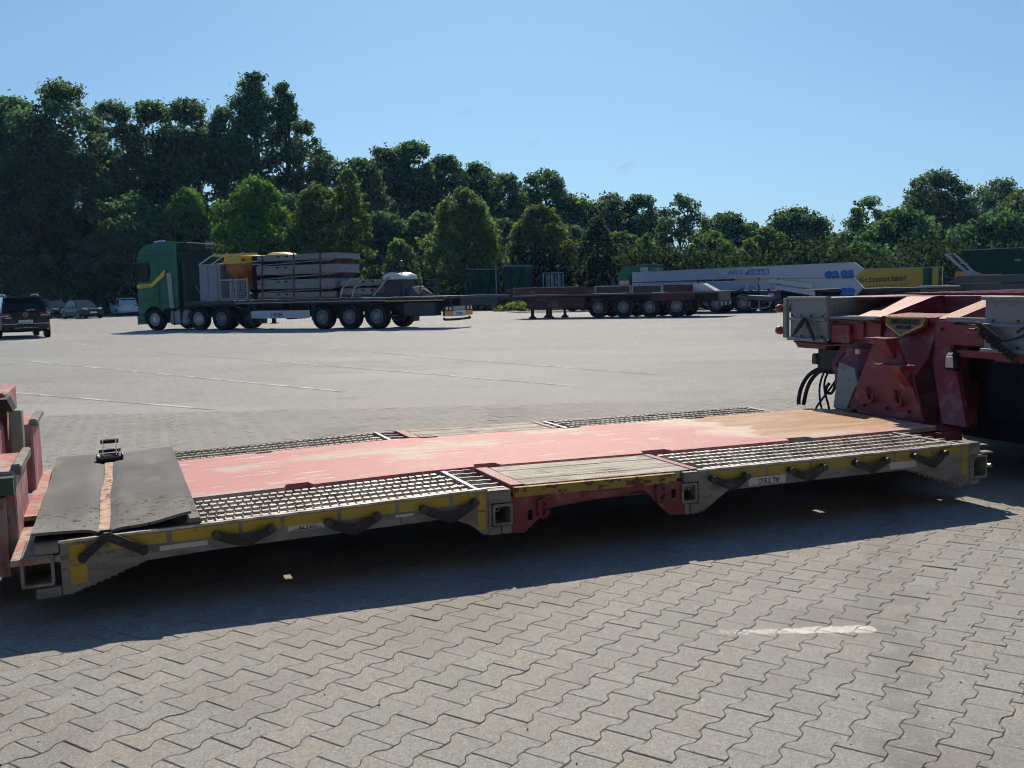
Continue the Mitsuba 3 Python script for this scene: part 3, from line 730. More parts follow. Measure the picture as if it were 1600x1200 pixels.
# lamp, mud flap and the dark running gear
lk = name_of(GN + '__work_lamp'); put(lk, MB().box(.60, .68, C - .66, C - .53, .84, .98, .02), 'mat_black', LL); put(lk + '__lens', MB().box(.592, .60, C - .645, C - .565, .865, .955, .004), 'mat_white_label', LL)
gp('mud_flap', MB().box(.66, .68, -.30, .48, .50, .94, .004), 'mat_navy_flap')
for y in (-.05, 2.35):
    for x in (1.35, 2.75):
        wk = name_of(GN + '__wheel')
        put(wk, MB().lathe([(.20, -.13), (.34, -.15), (.40, -.12), (.415, 0), (.40, .12), (.34, .15), (.20, .13)], 'y', (x, y + .1, .415), 28), 'mat_black', LL, smooth=40)
        put(wk + '__rim', MB().lathe([(0, .05), (.1, .05), (.16, .02), (.2, .09), (.2, -.09), (.14, -.04), (0, -.06)], 'y', (x, y + .1, .415), 20), 'mat_dark_steel', LL, smooth=40)
gp('axle_frame', MB().box(1.0, 3.2, .35, 2.1, .28, .72), 'mat_black'); gp('axle_frame', MB().box(.9, 3.4, -.1, 2.6, .74, 1.0), 'mat_black')
# hydraulic and brake hoses that hang by the far fender
gp('valve_block', MB().box(.72, .86, 2.10, 2.54, .70, .93, .01), 'mat_black'); gp('valve_block', MB().cyl((.68, 2.20, .80), (.68, 2.20, .62), .022, 10), 'mat_dark_steel'); gp('valve_block', MB().cyl((.68, 2.10, .82), (.68, 2.10, .64), .022, 10), 'mat_dark_steel')
gp('valve_block', MB().box(.70, .78, 2.52, 2.60, .78, .88, .01), 'mat_dark_steel')
gp('valve_block', MB().box(.66, .70, 1.88, 1.96, .82, .96, .01), 'mat_steel')
def hose(pts, r=.014):
    p = np.array(pts, float) + [0, .13, 0]; t = np.linspace(0, 1, len(p)); tt = np.linspace(0, 1, 24)
    from scipy.interpolate import CubicSpline
    gp('hose', MB().tube(CubicSpline(t, p)(tt), r, 8), 'mat_black', smooth=40)
hose([(.74, 2.36, .74), (.66, 2.47, .66), (.60, 2.50, .52), (.58, 2.49, .40)], .019); hose([(.74, 2.33, .74), (.68, 2.43, .64), (.64, 2.46, .52), (.60, 2.45, .40)], .019)
hose([(.72, 2.28, .74), (.66, 2.28, .62), (.62, 2.24, .50), (.60, 2.18, .38)], .010); hose([(.72, 2.22, .74), (.64, 2.20, .60), (.62, 2.14, .48), (.60, 2.08, .38)], .010)
hose([(.72, 2.10, .70), (.66, 2.14, .58), (.62, 2.22, .46), (.60, 2.27, .38)], .010)
hose([(.70, 2.20, .62), (.66, 2.20, .55), (.66, 2.15, .53), (.66, 2.10, .56), (.70, 2.10, .66)], .014)
hose([(.64, 1.92, .92), (.60, 1.96, .84), (.62, 2.02, .80), (.68, 2.06, .82)], .008)

# weld beads, bolts and pipes
for a_, b_ in (((.497, C - .46, .43), (.497, C - .24, 1.05)), ((.497, C + .44, .45), (.497, C + .34, .64)), ((.497, C - .10, 1.04), (.497, C + .10, 1.04)), ((.735, C - .33, 1.24), (.735, C + .30, 1.24)), ((.80, C + .36, 1.21), (.80, C + .74, 1.21))):
    t_ = np.linspace(0, 1, 24)[:, None]; pt = np.array(a_) * (1 - t_) + np.array(b_) * t_; pt = pt + rng.normal(0, .0015, pt.shape)
    gp('weld_bead', MB().tube(pt, .0055 + .0015 * np.sin(np.arange(24) * 2.1), 5), 'mat_red_paint', smooth=50)
for y_, z_ in ((C - .30, .50), (C - .05, .50), (C + .22, .50), (C - .62, .52), (C - .62, .72), (C + .55, .98), (C + .55, 1.15), (C - .40, 1.15)):
    gp('bolt', MB().cyl((.47 if abs(y_ - C) < .45 and z_ < .6 else .70, y_, z_), (.55 if z_ < .6 else .80, y_, z_), .013, 6), 'mat_dark_steel')
for w_ in (2.36, 2.52, 2.66, 2.80, -.30, -.05, .20, .42):
    for z_ in (1.045, 1.235): gp('bolt', MB().cyl((.628, w_, z_), (.642, w_, z_), .010, 6), 'mat_dark_steel')
for z_, w0_, w1_ in ((.985, 1.9, 2.8), (1.205, 1.75, 2.25)):
    gp('pipe', MB().tube([(.66, w1_, z_), (.655, (w0_ + w1_) / 2, z_ - .012), (.66, w0_, z_), (.74, w0_ - .05, z_ - .03)], .009, 6), 'mat_dark_steel', smooth=40)
# ---- the other end at the left: stepped coupling plates
BG = LOAD + '__rear_coupling'
labels[BG] = {'label': 'pink coupling plates of the bogie at the left edge'}
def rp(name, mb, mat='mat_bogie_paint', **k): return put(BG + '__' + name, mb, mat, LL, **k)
rp('foot_plate', MB().box(-5.91, -5.81, .80, 2.44, .355, .38, .004), 'mat_bogie_paint')
rp('foot_plate', MB().box(-5.905, -5.79, .0, .80, .30, .33, .004), 'mat_bogie_paint')
rp('foot_plate', MB().box(-5.90, -5.83, .86, .87, .30, .36), 'mat_bogie_paint')
rp('coupling_plate', MB().box(-6.06, -5.90, .47, 1.20, .22, .685, .012), 'mat_bogie_paint', label='nearer coupling plate')
rp('coupling_plate', MB().box(-6.06, -5.89, 1.64, 2.30, .36, .79, .012), 'mat_bogie_paint', label='farther coupling plate')
rp('coupling_lip', MB().box(-5.92, -5.87, .50, 1.19, .66, .715, .010), 'mat_grey_side'); rp('coupling_lip', MB().box(-5.91, -5.86, 1.66, 2.29, .775, .82, .010), 'mat_grey_side')
rp('block', MB().box(-9.5, -6.06, .47, 1.20, .22, .66, .01), 'mat_bogie_paint'); rp('block', MB().box(-9.5, -6.06, 1.64, 2.30, .3, .77, .01), 'mat_bogie_paint')
rp('block', MB().box(-9.5, -6.16, 1.205, 1.635, .22, .80), 'mat_bogie_paint')
rp('tower', MB().box(-9.5, -6.02, 1.55, 2.30, .70, 1.0, .012), 'mat_bogie_paint', label='upper box of the bogie with a pink sunlit top')
rp('tower', MB().prism([(-6.03, .80), (-6.10, .97), (-9.5, .97), (-9.5, .60), (-6.03, .60)], .80, 1.50, 'y'), 'mat_bogie_paint')
rp('guide', MB().box(-6.0, -5.93, 1.46, 1.60, .60, .90, .006), 'mat_pale_green', label='pale green guide bar')
rp('hood', MB().prism([(-6.3, .90), (-6.2, .97), (-6.0, .975), (-5.97, .90)], 1.42, 1.66, 'y'), 'mat_black')
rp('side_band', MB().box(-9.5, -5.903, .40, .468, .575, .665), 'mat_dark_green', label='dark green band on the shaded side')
rp('side_panel', MB().box(-9.5, -5.945, .40, .468, .16, .565), 'mat_bogie_paint'); rp('side_gap', MB().box(-5.944, -5.903, .458, .468, .20, .574), 'mat_bogie_paint')
a = np.linspace(0, 2 * np.pi, 25); rp('side_ring', MB().tube(np.stack([-5.985 + .03 * np.cos(a), 0 * a + .445, .40 + .10 * np.sin(a)], 1), .008, 6, cap=False), 'mat_white_label')

# ---- things lying on the deck
SH = thing('rubber_sheet', 'large folded dark grey rubber sheet strapped down on the left end of the low loader', 'rubber mat')
ns, nw = 26, 40
S_, W_ = np.meshgrid(np.linspace(-5.81, -5.075, ns), np.linspace(.035, 2.60, nw), indexing='ij')
curl = .035 * np.exp(-((S_ + 5.075) / .16) ** 2) * np.exp(-((W_ - .05) / .5) ** 2)
Zt = .044 + .010 * np.sin(S_ * 5) * np.cos(W_ * 2.2) + .007 * np.cos(W_ * 5 + S_ * 3) + curl
Zt -= .022 * np.exp(-((S_ + 5.485) / .05) ** 2)
Wv = W_ - .02 * np.sin(S_ * 6) * np.exp(-W_ / .15)
top = np.stack([S_, Wv, Zt], -1).reshape(-1, 3); bot = top - [0, 0, .014]
q = [[i * nw + j, (i + 1) * nw + j, (i + 1) * nw + j + 1, i * nw + j + 1] for i in range(ns - 1) for j in range(nw - 1)]
N = ns * nw; q += [[N + r[3], N + r[2], N + r[1], N + r[0]] for r in q[:]]
edge = [i * nw for i in range(ns)] + [(ns - 1) * nw + j for j in range(1, nw)] + [i * nw + nw - 1 for i in range(ns - 2, -1, -1)] + [j for j in range(nw - 2, 0, -1)]
q += [[edge[(i + 1) % len(edge)], edge[i], N + edge[i], N + edge[(i + 1) % len(edge)]] for i in range(len(edge))]
put(SH, MB().add(np.vstack([top, bot]), q), 'mat_rubber_sheet', LWF, smooth=50)
m = MB(); e = np.linspace(.02, 2.64, 14)
for a, b in zip(e[:-1], e[1:]): m.hull([(-5.095 + x, w, z) for x, z in ((0, .008), (.0, .034), (.062, .034), (.07, .008)) for w in (a, b)])
put(SH + '__edge_strip', m, 'mat_rubber_sheet', LWF, label='grey edge strip under the sheet')
m = MB().box(-5.80, -5.14,   .045, 2.55, .001, .006); put(SH + '__lower_fold', m, 'mat_rubber', LWF)
ST = thing('ratchet_strap', 'dirty beige ratchet strap pulled across the rubber sheet, its black ratchet at the far edge', 'strap')
ww = np.linspace(2.32, .02, 40); zc = .044 + .010 * np.sin(-5.485 * 5) * np.cos(ww * 2.2) + .007 * np.cos(ww * 5 - 5.485 * 3) - .018 + .003
cs = -5.475 + .004 * np.sin(ww * 5) + .012 * (ww - 1.2)
L_ = np.stack([cs - .026, ww, zc], 1); R_ = np.stack([cs + .026, ww, zc + .001], 1)
v = np.vstack([L_, R_, L_ + [0, 0, .004], R_ + [0, 0, .004]]); n = len(ww)
qq = [[i, n + i, n + i + 1, i + 1] for i in range(n - 1)] + [[2 * n + i, 2 * n + i + 1, 3 * n + i + 1, 3 * n + i] for i in range(n - 1)] + [[i, i + 1, 2 * n + i + 1, 2 * n + i] for i in range(n - 1)] + [[n + i, 3 * n + i, 3 * n + i + 1, n + i + 1] for i in range(n - 1)]
put(ST, MB().add(v, qq), 'mat_webbing', LWF)
class RW(Frame):
    def __init__(self): pass
    def __call__(self, v): return lw((np.array(v, float) - [-5.46, 2.4, 0]) * [1.2, 1.1, .95] + [-5.46, 2.20, .0])
RWF = RW()
rk = name_of(ST + '__ratchet')
m = MB()
for s in (-.048, .048): m.prism([(2.30, .03), (2.36, .025), (2.56, .035), (2.60, .075), (2.56, .10), (2.40, .095)], -5.46 + s - .003, -5.46 + s + .003, 'x')
m.cyl((-5.52, 2.36, .055), (-5.40, 2.36, .055), .024, 10); m.cyl((-5.52, 2.55, .09), (-5.40, 2.55, .09), .012, 8); m.box(-5.51, -5.41, 2.44, 2.47, .035, .05)
for s in (-.066, .066): m.lathe([(0, -.006), (.042, -.006), (.045, 0), (.042, .006), (0, .006)], 'x', (-5.46 + s, 2.37, .055), 14)
m.box(-5.505, -5.415, 2.40, 2.55, .035, .075, .006)
put(rk, m, 'mat_black_gloss', RWF, smooth=30)
m = MB()
for s in (-.036, .036): m.prism([(2.36, .085), (2.50, .155), (2.63, .170), (2.63, .125), (2.53, .110), (2.40, .06)], -5.46 + s - .0025, -5.46 + s + .0025, 'x')
m.cyl((-5.51, 2.62, .150), (-5.41, 2.62, .150), .017, 10)
put(rk + '__handle', m, 'mat_dark_steel', RWF, smooth=30)
hk = name_of(ST + '__hook')
m = MB().box(-5.505, -5.447, -.004, .022, .018, .030, .004); m.box(-5.490, -5.462, -.045, -.004, .004, .022, .004)
put(hk, m, 'mat_black', LWF)
for s1, z1 in ((-5.585, -.085), (-5.31, -.085)):
    m = MB().tube([(-5.475, -.035, .008), ((-5.475 + s1) / 2, -.048, (.008 + z1) / 2 + .004), (s1, -.03, z1)], .009, 10, flat=2.5)
    put(ST + '__rubber_leg', m, 'mat_rubber', LWF, smooth=40, label='black rubber loop stretched up to the strap')
    put(ST + '__rubber_leg_end', MB().cyl((s1, -.004, z1), (s1, -.055, z1), .022, 12), 'mat_rubber', LWF, smooth=30)

# ---------------------------------------------------------------- added unseen dark hall behind the camera, blocks sky light on facing fronts
plain('mat_anthracite', (.028, .031, .036), .7)
plain('mat_gate', (.040, .044, .048), .6)
SKY_BLOCKER = thing('sky_blocker_hall', 'added unseen anthracite hall behind the viewer, put there to block sky light', 'hall')
HF = Frame((0, -4.0), 0)
put(SKY_BLOCKER + '__wall', MB().box(-45, 45, -20, 0, 0, 13.0), 'mat_anthracite', HF)
put(SKY_BLOCKER + '__parapet', MB().box(-45.2, 45.2, -20.2, .2, 13.0, 13.7), 'mat_anthracite', HF)
for x in np.arange(-44, 45, 1.0): put(SKY_BLOCKER + '__cladding_rib', MB().box(x, x + .12, .0, .06, .4, 12.9), 'mat_anthracite', HF)
for x in (-30, -18, -6, 6, 18, 30): put(SKY_BLOCKER + '__added_gate', MB().box(x, x + 5, .07, .12, 0, 5.2), 'mat_gate', HF)
# ---------------------------------------------------------------- vehicles in the middle distance
plain('mat_cab_green', (.005, .105, .050), .35, spec=.4)
plain('mat_cab_green_dark', (.003, .030, .024), .65, spec=.2)
plain('mat_glass_dark', (.003, .004, .007), .10, spec=.18)
plain('mat_yellow_paint', (.58, .42, .04), .45)
plain('mat_white_paint', (.50, .51, .53), .4)
plain('mat_pale_grey', (.27, .28, .29), .45)
plain('mat_chrome', (.62, .62, .62), .22, metallic=.8)
plain('mat_car_glass', (.010, .013, .016), .04, spec=.9)
plain('mat_tyre', (.016, .016, .017), .85, spec=.2)
plain('mat_rim', (.24, .24, .25), .45, metallic=.4)
plain('mat_rim_bright', (.50, .50, .51), .35, metallic=.5)
plain('mat_hub', (.05, .05, .055), .5)
plain('mat_chassis', (.020, .021, .024), .65)
plain('mat_trailer_dark', (.026, .030, .040), .6)
plain('mat_orange_board', (.55, .26, .04), .4)
plain('mat_red_board', (.45, .03, .03), .35)
plain('mat_tail_glass', (.16, .008, .012), .2)
plain('mat_blue_wrap', (.045, .14, .36), .22, spec=.7)
plain('mat_car_black', (.003, .004, .007), .10, spec=.35)
plain('mat_car_charcoal', (.008, .010, .013), .15, spec=.3)
plain('mat_car_silver', (.42, .46, .54), .25, metallic=.3, clearcoat=.5)
plain('mat_lamp_glass', (.72, .74, .76), .12)
plain('mat_plate', (.66, .66, .66), .4)
def steel_panel(p, n, uv):
    g = fbm(p.x * 2.2, p.y * 2.2, p.z * 5, 4)
    c = mix((.17, .175, .18), (.25, .25, .25), g)
    return mix(c, (.17, .12, .09), .7 * smoothstep(.58, .74, fbm(p.x * 6, p.y * 6, p.z * 9, 4)))
textured('mat_form_steel', steel_panel, rough=.7, spec=.3)
def weathered_orange(p, n, uv):
    g = fbm(p.x * 3, p.y * 3, p.z * 3, 4)
    return mix(mix((.36, .14, .035), (.28, .105, .04), g), (.13, .06, .035), .7 * smoothstep(.55, .72, g))
textured('mat_silo_orange', weathered_orange, rough=.7, spec=.3)
def brownish(p, n, uv):
    g = fbm(p.x * 1.8, p.y * 1.8, p.z * 3, 4)
    return mix(mix((.095, .034, .036), (.06, .025, .03), g), (.16, .12, .10), .6 * smoothstep(.55, .7, g))
textured('mat_oxide_red', brownish, rough=.75, spec=.25)
def concrete_like(p, n, uv):
    g = fbm(p.x * 1.4, p.y * 1.4, p.z * 3, 4)
    return mix((.085, .08, .09), (.13, .12, .125), g)
textured('mat_weight_grey', concrete_like, rough=.85, spec=.2)

def tyre_mesh(r=.5, w=.30, rim=.29, sides=36):
    def mk():
        m = MB(); h = w / 2
        m.lathe([(rim, -h * .86), (rim + .03, -h * .98), (r - .05, -h), (r - .012, -h * .88), (r, -h * .7), (r, -h * .38), (r - .012, -h * .36), (r - .012, -h * .28), (r, -h * .26),
                 (r, h * .26), (r - .012, h * .28), (r - .012, h * .36), (r, h * .38), (r, h * .7), (r - .012, h * .88), (r - .05, h), (rim + .03, h * .98), (rim, h * .86)], 'y', sides=sides)
        return m
    return mk
def rim_mesh(rim=.29, w=.30, deep=.09, nuts=10):
    """The near face looks along -y."""
    def mk():
        m = MB(); h = w / 2
        m.lathe([(rim, h * .9), (rim, -h * .86), (rim - .025, -h * .90), (rim - .035, -h * .8), (rim - .05, -h + deep), (rim * .62, -h + deep * 1.25), (rim * .56, -h + deep * .7), (rim * .30, -h + deep * .55), (rim * .28, -h + deep * .1), (0, -h + deep * .05)], 'y', sides=28)
        for i in range(nuts):
            a = 2 * np.pi * i / nuts
            m.cyl((rim * .47 * np.cos(a), -h + deep * .66, rim * .47 * np.sin(a)), (rim * .47 * np.cos(a), -h + deep * .3, rim * .47 * np.sin(a)), .018, 6)
        return m
    return mk
def holes_mesh(rim=.29, w=.30, deep=.09, n=10):
    def mk():
        m = MB(); h = w / 2
        for i in range(n):
            a = 2 * np.pi * (i + .5) / n
            m.lathe([(0, -h + deep * 1.02), (.030, -h + deep * 1.0), (.030, -h + deep * 1.3)], 'y', (rim * .70 * np.cos(a), 0, rim * .70 * np.sin(a)), 10)
        return m
    return mk
def wheel(parent, fr, x, y, r=.5, w=.30, flip=False, bright=False, name='wheel', rim=None):
    """y is the wheel's middle; the dished face looks to -y, or to +y with flip."""
    rim = rim or r * .58
    k = name_of(parent + '__' + name)
    M = fr.m((x, y, r), flip)
    tag = (round(r, 3), round(w, 3), round(rim, 3))
    put_copy(k + '__tyre', ('tyre',) + tag, tyre_mesh(r, w, rim), 'mat_tyre', M, 40)
    put_copy(k + '__rim', ('rim',) + tag, rim_mesh(rim, w), 'mat_rim_bright' if bright else 'mat_rim', M, 35)
    put_copy(k + '__hand_holes', ('hh',) + tag, holes_mesh(rim, w), 'mat_black', M, 35)
    return k

TR = Frame((-16.299, 46.822), -24.38)
TK = thing('tractor_truck', 'dark green tractor truck with a yellow stripe, facing left', 'truck')
def tp(n, mb, mat, **k): return put(TK + '__' + n, mb, mat, TR, **k)
cab = [(-1.02, .30), (-1.10, .45), (-1.10, 1.1), (-1.08, 1.9), (-1.06, 2.6), (-1.02, 3.30), (-.94, 3.54), (-.74, 3.80), (-.45, 3.95), (.20, 4.04), (.66, 4.05), (1.28, 4.0), (1.34, 3.6), (1.34, 1.05), (.62, 1.02), (.44, .92), (.36, .62), (.30, .42), (-.50, .38), (-.62, .36), (-.70, .30)]
cabp = sg.Polygon(cab).difference(sg.Point(-.14, .52).buffer(.60, 20))
m = MB(); m.prism(cabp, .03, 2.47, 'y')
c_ = trimesh.Trimesh(*m.get(), process=False)
v = np.array(c_.vertices); e_ = np.clip((v[:, 2] - 3.1) / .95, 0, 1); v[:, 1] = 1.25 + (v[:, 1] - 1.25) * (1 - .10 * e_ ** 1.5)
ff_ = np.clip((-.75 - v[:, 0]) / .35, 0, 1); v[:, 1] = 1.25 + (v[:, 1] - 1.25) * (1 - .045 * ff_)
tp('cab', MB().add(v, np.array(c_.faces)), 'mat_cab_green')
tp('roof_edge', MB().box(-.75, 1.30, .13, .155, 3.32, 3.36), 'mat_cab_green_dark')
tp('side_window', MB().prism([(-1.02, 2.24), (-1.0, 3.10), (-.34, 3.14), (-.28, 2.62), (-.38, 2.26)], .008, .035, 'y'), 'mat_glass_dark')
tp('windscreen', MB().prism([(.25, 2.2), (2.25, 2.2), (2.15, 3.15), (.35, 3.15)], -1.085, -1.02, 'x'), 'mat_glass_dark')
tp('door_seam', MB().box(.24, .255, .018, .034, 1.1, 3.2), 'mat_cab_green_dark'); tp('door_seam', MB().box(-1.0, .25, .018, .034, 1.42, 1.435), 'mat_cab_green_dark'); tp('door_seam', MB().box(-1.0, .25, .018, .034, 3.22, 3.235), 'mat_cab_green_dark')
tp('door_handle', MB().box(-.02, .16, .005, .03, 1.62, 1.68), 'mat_black')
sk = tp('stripe', MB().prism([(-1.05, 1.95), (-.15, 1.99), (.66, 2.52), (.66, 2.78), (-.16, 2.16), (-1.04, 2.12)], .006, .031, 'y'), 'mat_yellow_paint', label='yellow stripe that kinks upward along the cab')
put(sk + '__lettering', MB().text('INT. TRANS', .07, (-.80, .003, 2.01), (1, 0, 0), (0, 0, 1), .002, width=.52), 'mat_ink', TR)
tp('side_fairing', MB().prism([(.76, 2.62), (1.02, 2.62), (1.10, 1.02), (.86, 1.02)], -.01, .05, 'y'), 'mat_pale_grey', label='pale grey slanted panel behind the door')
tp('rear_wall', MB().box(1.342, 1.40, .12, 2.38, 1.1, 3.62), 'mat_cab_green_dark')
tp('roof_spoiler', MB().box(1.30, 1.75, .25, 2.25, 3.62, 3.98, .03), 'mat_cab_green_dark')
m = MB()
for y in (1.55, 2.0): m.cyl((1.80, y, 3.68), (1.80, y, 4.08), .016, 6)
for z in (3.76, 3.9, 4.03): m.cyl((1.80, 1.55, z), (1.80, 2.0, z), .014, 6)
tp('roof_ladder', m, 'mat_pale_grey')
tp('roof_cap', MB().box(-.98, 1.30, .055, .075, 3.44, 3.465), 'mat_black')
tp('sun_visor', MB().prism([(-1.30, 3.16), (-1.06, 3.36), (-1.02, 3.34), (-1.26, 3.12)], .15, 2.35, 'y'), 'mat_cab_green_dark')
tp('door_step', MB().box(-.98, -.72, .0, .04, .42, .50), 'mat_black'); tp('door_step', MB().box(-.98, -.72, .0, .04, .70, .78), 'mat_black')
tp('side_marker', MB().box(.50, .58, .02, .034, 1.12, 1.17), 'mat_orange_board'); tp('air_horn', MB().cyl((-.4, .6, 4.06), (.2, .6, 4.10), .05, 8), 'mat_chrome', smooth=30)
tp('exhaust_stack', MB().cyl((1.52, .30, 1.1), (1.52, .30, 3.1), .08, 10), 'mat_chassis', smooth=30); tp('air_hose', MB().tube([(1.45, 1.1, 2.0), (1.8, 1.1, 1.5), (2.2, 1.15, 1.5), (2.5, 1.2, 1.9)], .025, 6), 'mat_silo_orange', smooth=40)
for x, y in ((-.55, .35), (-.3, .3), (.1, .28), (-.55, 2.1)): tp('roof_lamp', MB().lathe([(0, .05), (.05, .04), (.06, 0), (0, -.05)], 'z', (x, y, 3.86 + .17 * np.clip(x + .7, 0, 1)), 10), 'mat_lamp_glass')
mk_ = tp('mirror', MB().box(-1.28, -1.16, -.12, .06, 2.35, 3.0, .03), 'mat_black'); tp('mirror_arm', MB().bar((-1.2, -.02, 3.05), (-.95, .10, 3.15), .04, .04), 'mat_black'); tp('mirror', MB().box(-1.28, -1.16, 2.44, 2.60, 2.35, 3.0, .03), 'mat_black')
m = MB()
for z in (.62, 1.0): m.box(-1.115, -1.095, .3, 2.2, z, z + .12)
tp('grille', m, 'mat_black', kind=None)
tp('bumper', MB().prism([(-1.14, .28), (-1.14, .66), (-.72, .72), (-.66, .30)], .02, 2.48, 'y'), 'mat_cab_green')
for y in (.12, 2.15): tp('headlight', MB().box(-1.155, -1.05, y, y + .24, .50, .66, .01), 'mat_lamp_glass')
tk = tp('fuel_tank', MB().box(.68, 1.78, .08, .68, .26, .95, .09), 'mat_pale_grey')
put(tk + '__strap', MB().box(.98, 1.03, .066, .70, .25, .965), 'mat_black', TR); put(tk + '__strap', MB().box(1.40, 1.45, .066, .70, .25, .965), 'mat_black', TR)
put(tk + '__step', MB().box(1.06, 1.38, .05, .09, .35, .87), 'mat_pale_grey', TR)
tp('chassis', MB().box(.5, 5.2, .85, 1.65, .62, .98), 'mat_chassis'); tp('chassis', MB().box(.2, 1.3, .3, 2.2, .45, 1.0), 'mat_chassis')
tp('catwalk', MB().box(1.5, 4.6, .12, 2.38, 1.04, 1.10), 'mat_chassis')
for x in (2.42, 3.72): 
    a = np.linspace(.12, np.pi - .12, 13); pl = [(x + .60 * np.cos(t), .5 + .60 * np.sin(t)) for t in a] + [(x + .56 * np.cos(t), .5 + .56 * np.sin(t)) for t in a[::-1]]
    tp('mudguard', MB().prism(pl, .05, .68, 'y'), 'mat_chassis'); tp('mudguard', MB().prism(pl, 1.82, 2.45, 'y'), 'mat_chassis')
tp('fifth_wheel', MB().box(3.3, 4.3, .8, 1.7, 1.0, 1.12, .03), 'mat_dark_steel')
for x, w, b in ((-.14, .32, True), (2.42, .32, True), (3.72, .30, False)):
    wheel(TK, TR, x, .06 + w / 2, .505, w, False, b); wheel(TK, TR, x, 2.44 - w / 2, .505, w, True, b)
wheel(TK, TR, 3.72, .06 + .50, .505, .30); wheel(TK, TR, 3.72, 2.44 - .50, .505, .30, True)
tp('wheel_arch', MB().box(-.75, .45, .55, 1.95, .5, 1.1), 'mat_black')
tp('mud_flap', MB().box(4.36, 4.39, 1.85, 2.45, .2, .75), 'mat_black')

FT = thing('flatbed_semitrailer', 'long dark flatbed semitrailer loaded with grey formwork, coupled to the green truck', 'trailer')
def fp(n, mb, mat, **k): return put(FT + '__' + n, mb, mat, TR, **k)
fp('deck', MB().box(1.72, 15.0, .02, 2.52, 1.20, 1.30), 'mat_trailer_dark')
fp('side_rail', MB().box(4.6, 12.3, .0, .02, 1.165, 1.20), 'mat_pale_grey'); fp('side_rail', MB().box(12.3, 14.95, .0, .02, 1.13, 1.165), 'mat_yellow_paint'); fp('side_rail', MB().box(11.2, 14.95, -.01, .02, 1.27, 1.31), 'mat_pale_grey')
fp('side_beam', MB().box(1.72, 15.0, .01, .08, 1.12, 1.20), 'mat_trailer_dark')
for y in (.75, 1.65): fp('main_beam', MB().prism([(1.8, 1.2), (1.8, 1.06), (4.7, 1.06), (5.3, .74), (14.9, .74), (14.9, 1.2)], y, y + .12, 'y'), 'mat_chassis')
sk = fp('side_skirt', MB().box(5.42, 8.50, .03, .06, .50, .83, .004), 'mat_white_paint', label='white side skirt with a maker name')
put(sk + '__lettering', MB().text('T KRONE', .15, (6.45, .027, .585), (1, 0, 0), (0, 0, 1), .002, width=.66), 'mat_ink', TR)
for x in (5.55, 7.0, 8.4): fp('skirt_bracket', MB().box(x, x + .05, .06, .6, .55, 1.15), 'mat_chassis')
for x in (5.0,):
    for y in (.35, 2.0): fp('landing_leg', MB().box(x, x + .14, y, y + .14, .24, 1.15).box(x - .08, x + .22, y - .06, y + .2, .20, .24), 'mat_chassis')
fp('pallet_box', MB().box(8.55, 8.75, .1, 2.4, .4, 1.1), 'mat_chassis'); fp('air_tank', MB().cyl((6.9, .7, .62), (6.9, 1.9, .62), .2, 14), 'mat_chassis', smooth=30)
for x in (9.10, 10.45, 11.79):
    wheel(FT, TR, x, .06 + .19, .52, .38, False); wheel(FT, TR, x, 2.44 - .19, .52, .38, True)
    fp('axle', MB().cyl((x, .3, .52), (x, 2.2, .52), .08, 10), 'mat_chassis')
a = np.linspace(0, np.pi, 5)
fp('mudguard', MB().box(8.5, 12.5, .05, .55, 1.06, 1.09), 'mat_chassis'); fp('mudguard', MB().box(8.5, 12.5, 1.95, 2.45, 1.06, 1.09), 'mat_chassis')
fp('storage_box', MB().box(13.1, 14.5, .06, .7, .52, 1.08, .02), 'mat_trailer_dark')
fp('mud_flap', MB().box(12.45, 12.48, 1.95, 2.45, .25, .9), 'mat_black')
bm = fp('rear_bumper', MB().box(14.92, 15.0, .02, 2.5, .50, .90), 'mat_chassis', label='rear bumper board with tail lights')
put(bm + '__light_cluster', MB().box(15.0, 15.02, .05, .72, .71, .88, .004), 'mat_tail_glass', TR); put(bm + '__light_cluster', MB().box(15.0, 15.02, 1.85, 2.47, .71, .88, .004), 'mat_tail_glass', TR)
put(bm + '__white_band', MB().box(15.0, 15.018, .74, 1.83, .72, .88, .004), 'mat_pale_grey', TR)
for y0 in (.10, .42, 2.0, 2.28): put(bm + '__lens', MB().box(15.018, 15.03, y0, y0 + .15, .73, .86), 'mat_white_paint', TR)
put(bm + '__marker_board', MB().box(15.0, 15.025, .03, .70, .49, .69, .004), 'mat_orange_board', TR); put(bm + '__marker_board', MB().box(15.0, 15.025, 1.88, 2.5, .49, .69, .004), 'mat_orange_board', TR)
pl_ = put(bm + '__name_board', MB().box(15.0, 15.022, .72, 1.86, .46, .70, .004), 'mat_white_paint', TR); put(pl_ + '_lettering', MB().text('T KRONE', .10, (15.024, .95, .53), (0, 1, 0), (0, 0, 1), .002, width=.62), 'mat_ink', TR)
fp('underrun_bar', MB().tube([(14.9, .1, .42), (14.96, .12, .36), (14.97, 1.2, .34), (14.97, 2.35, .36), (14.9, 2.4, .42)], .05, 8), 'mat_chassis', smooth=40)

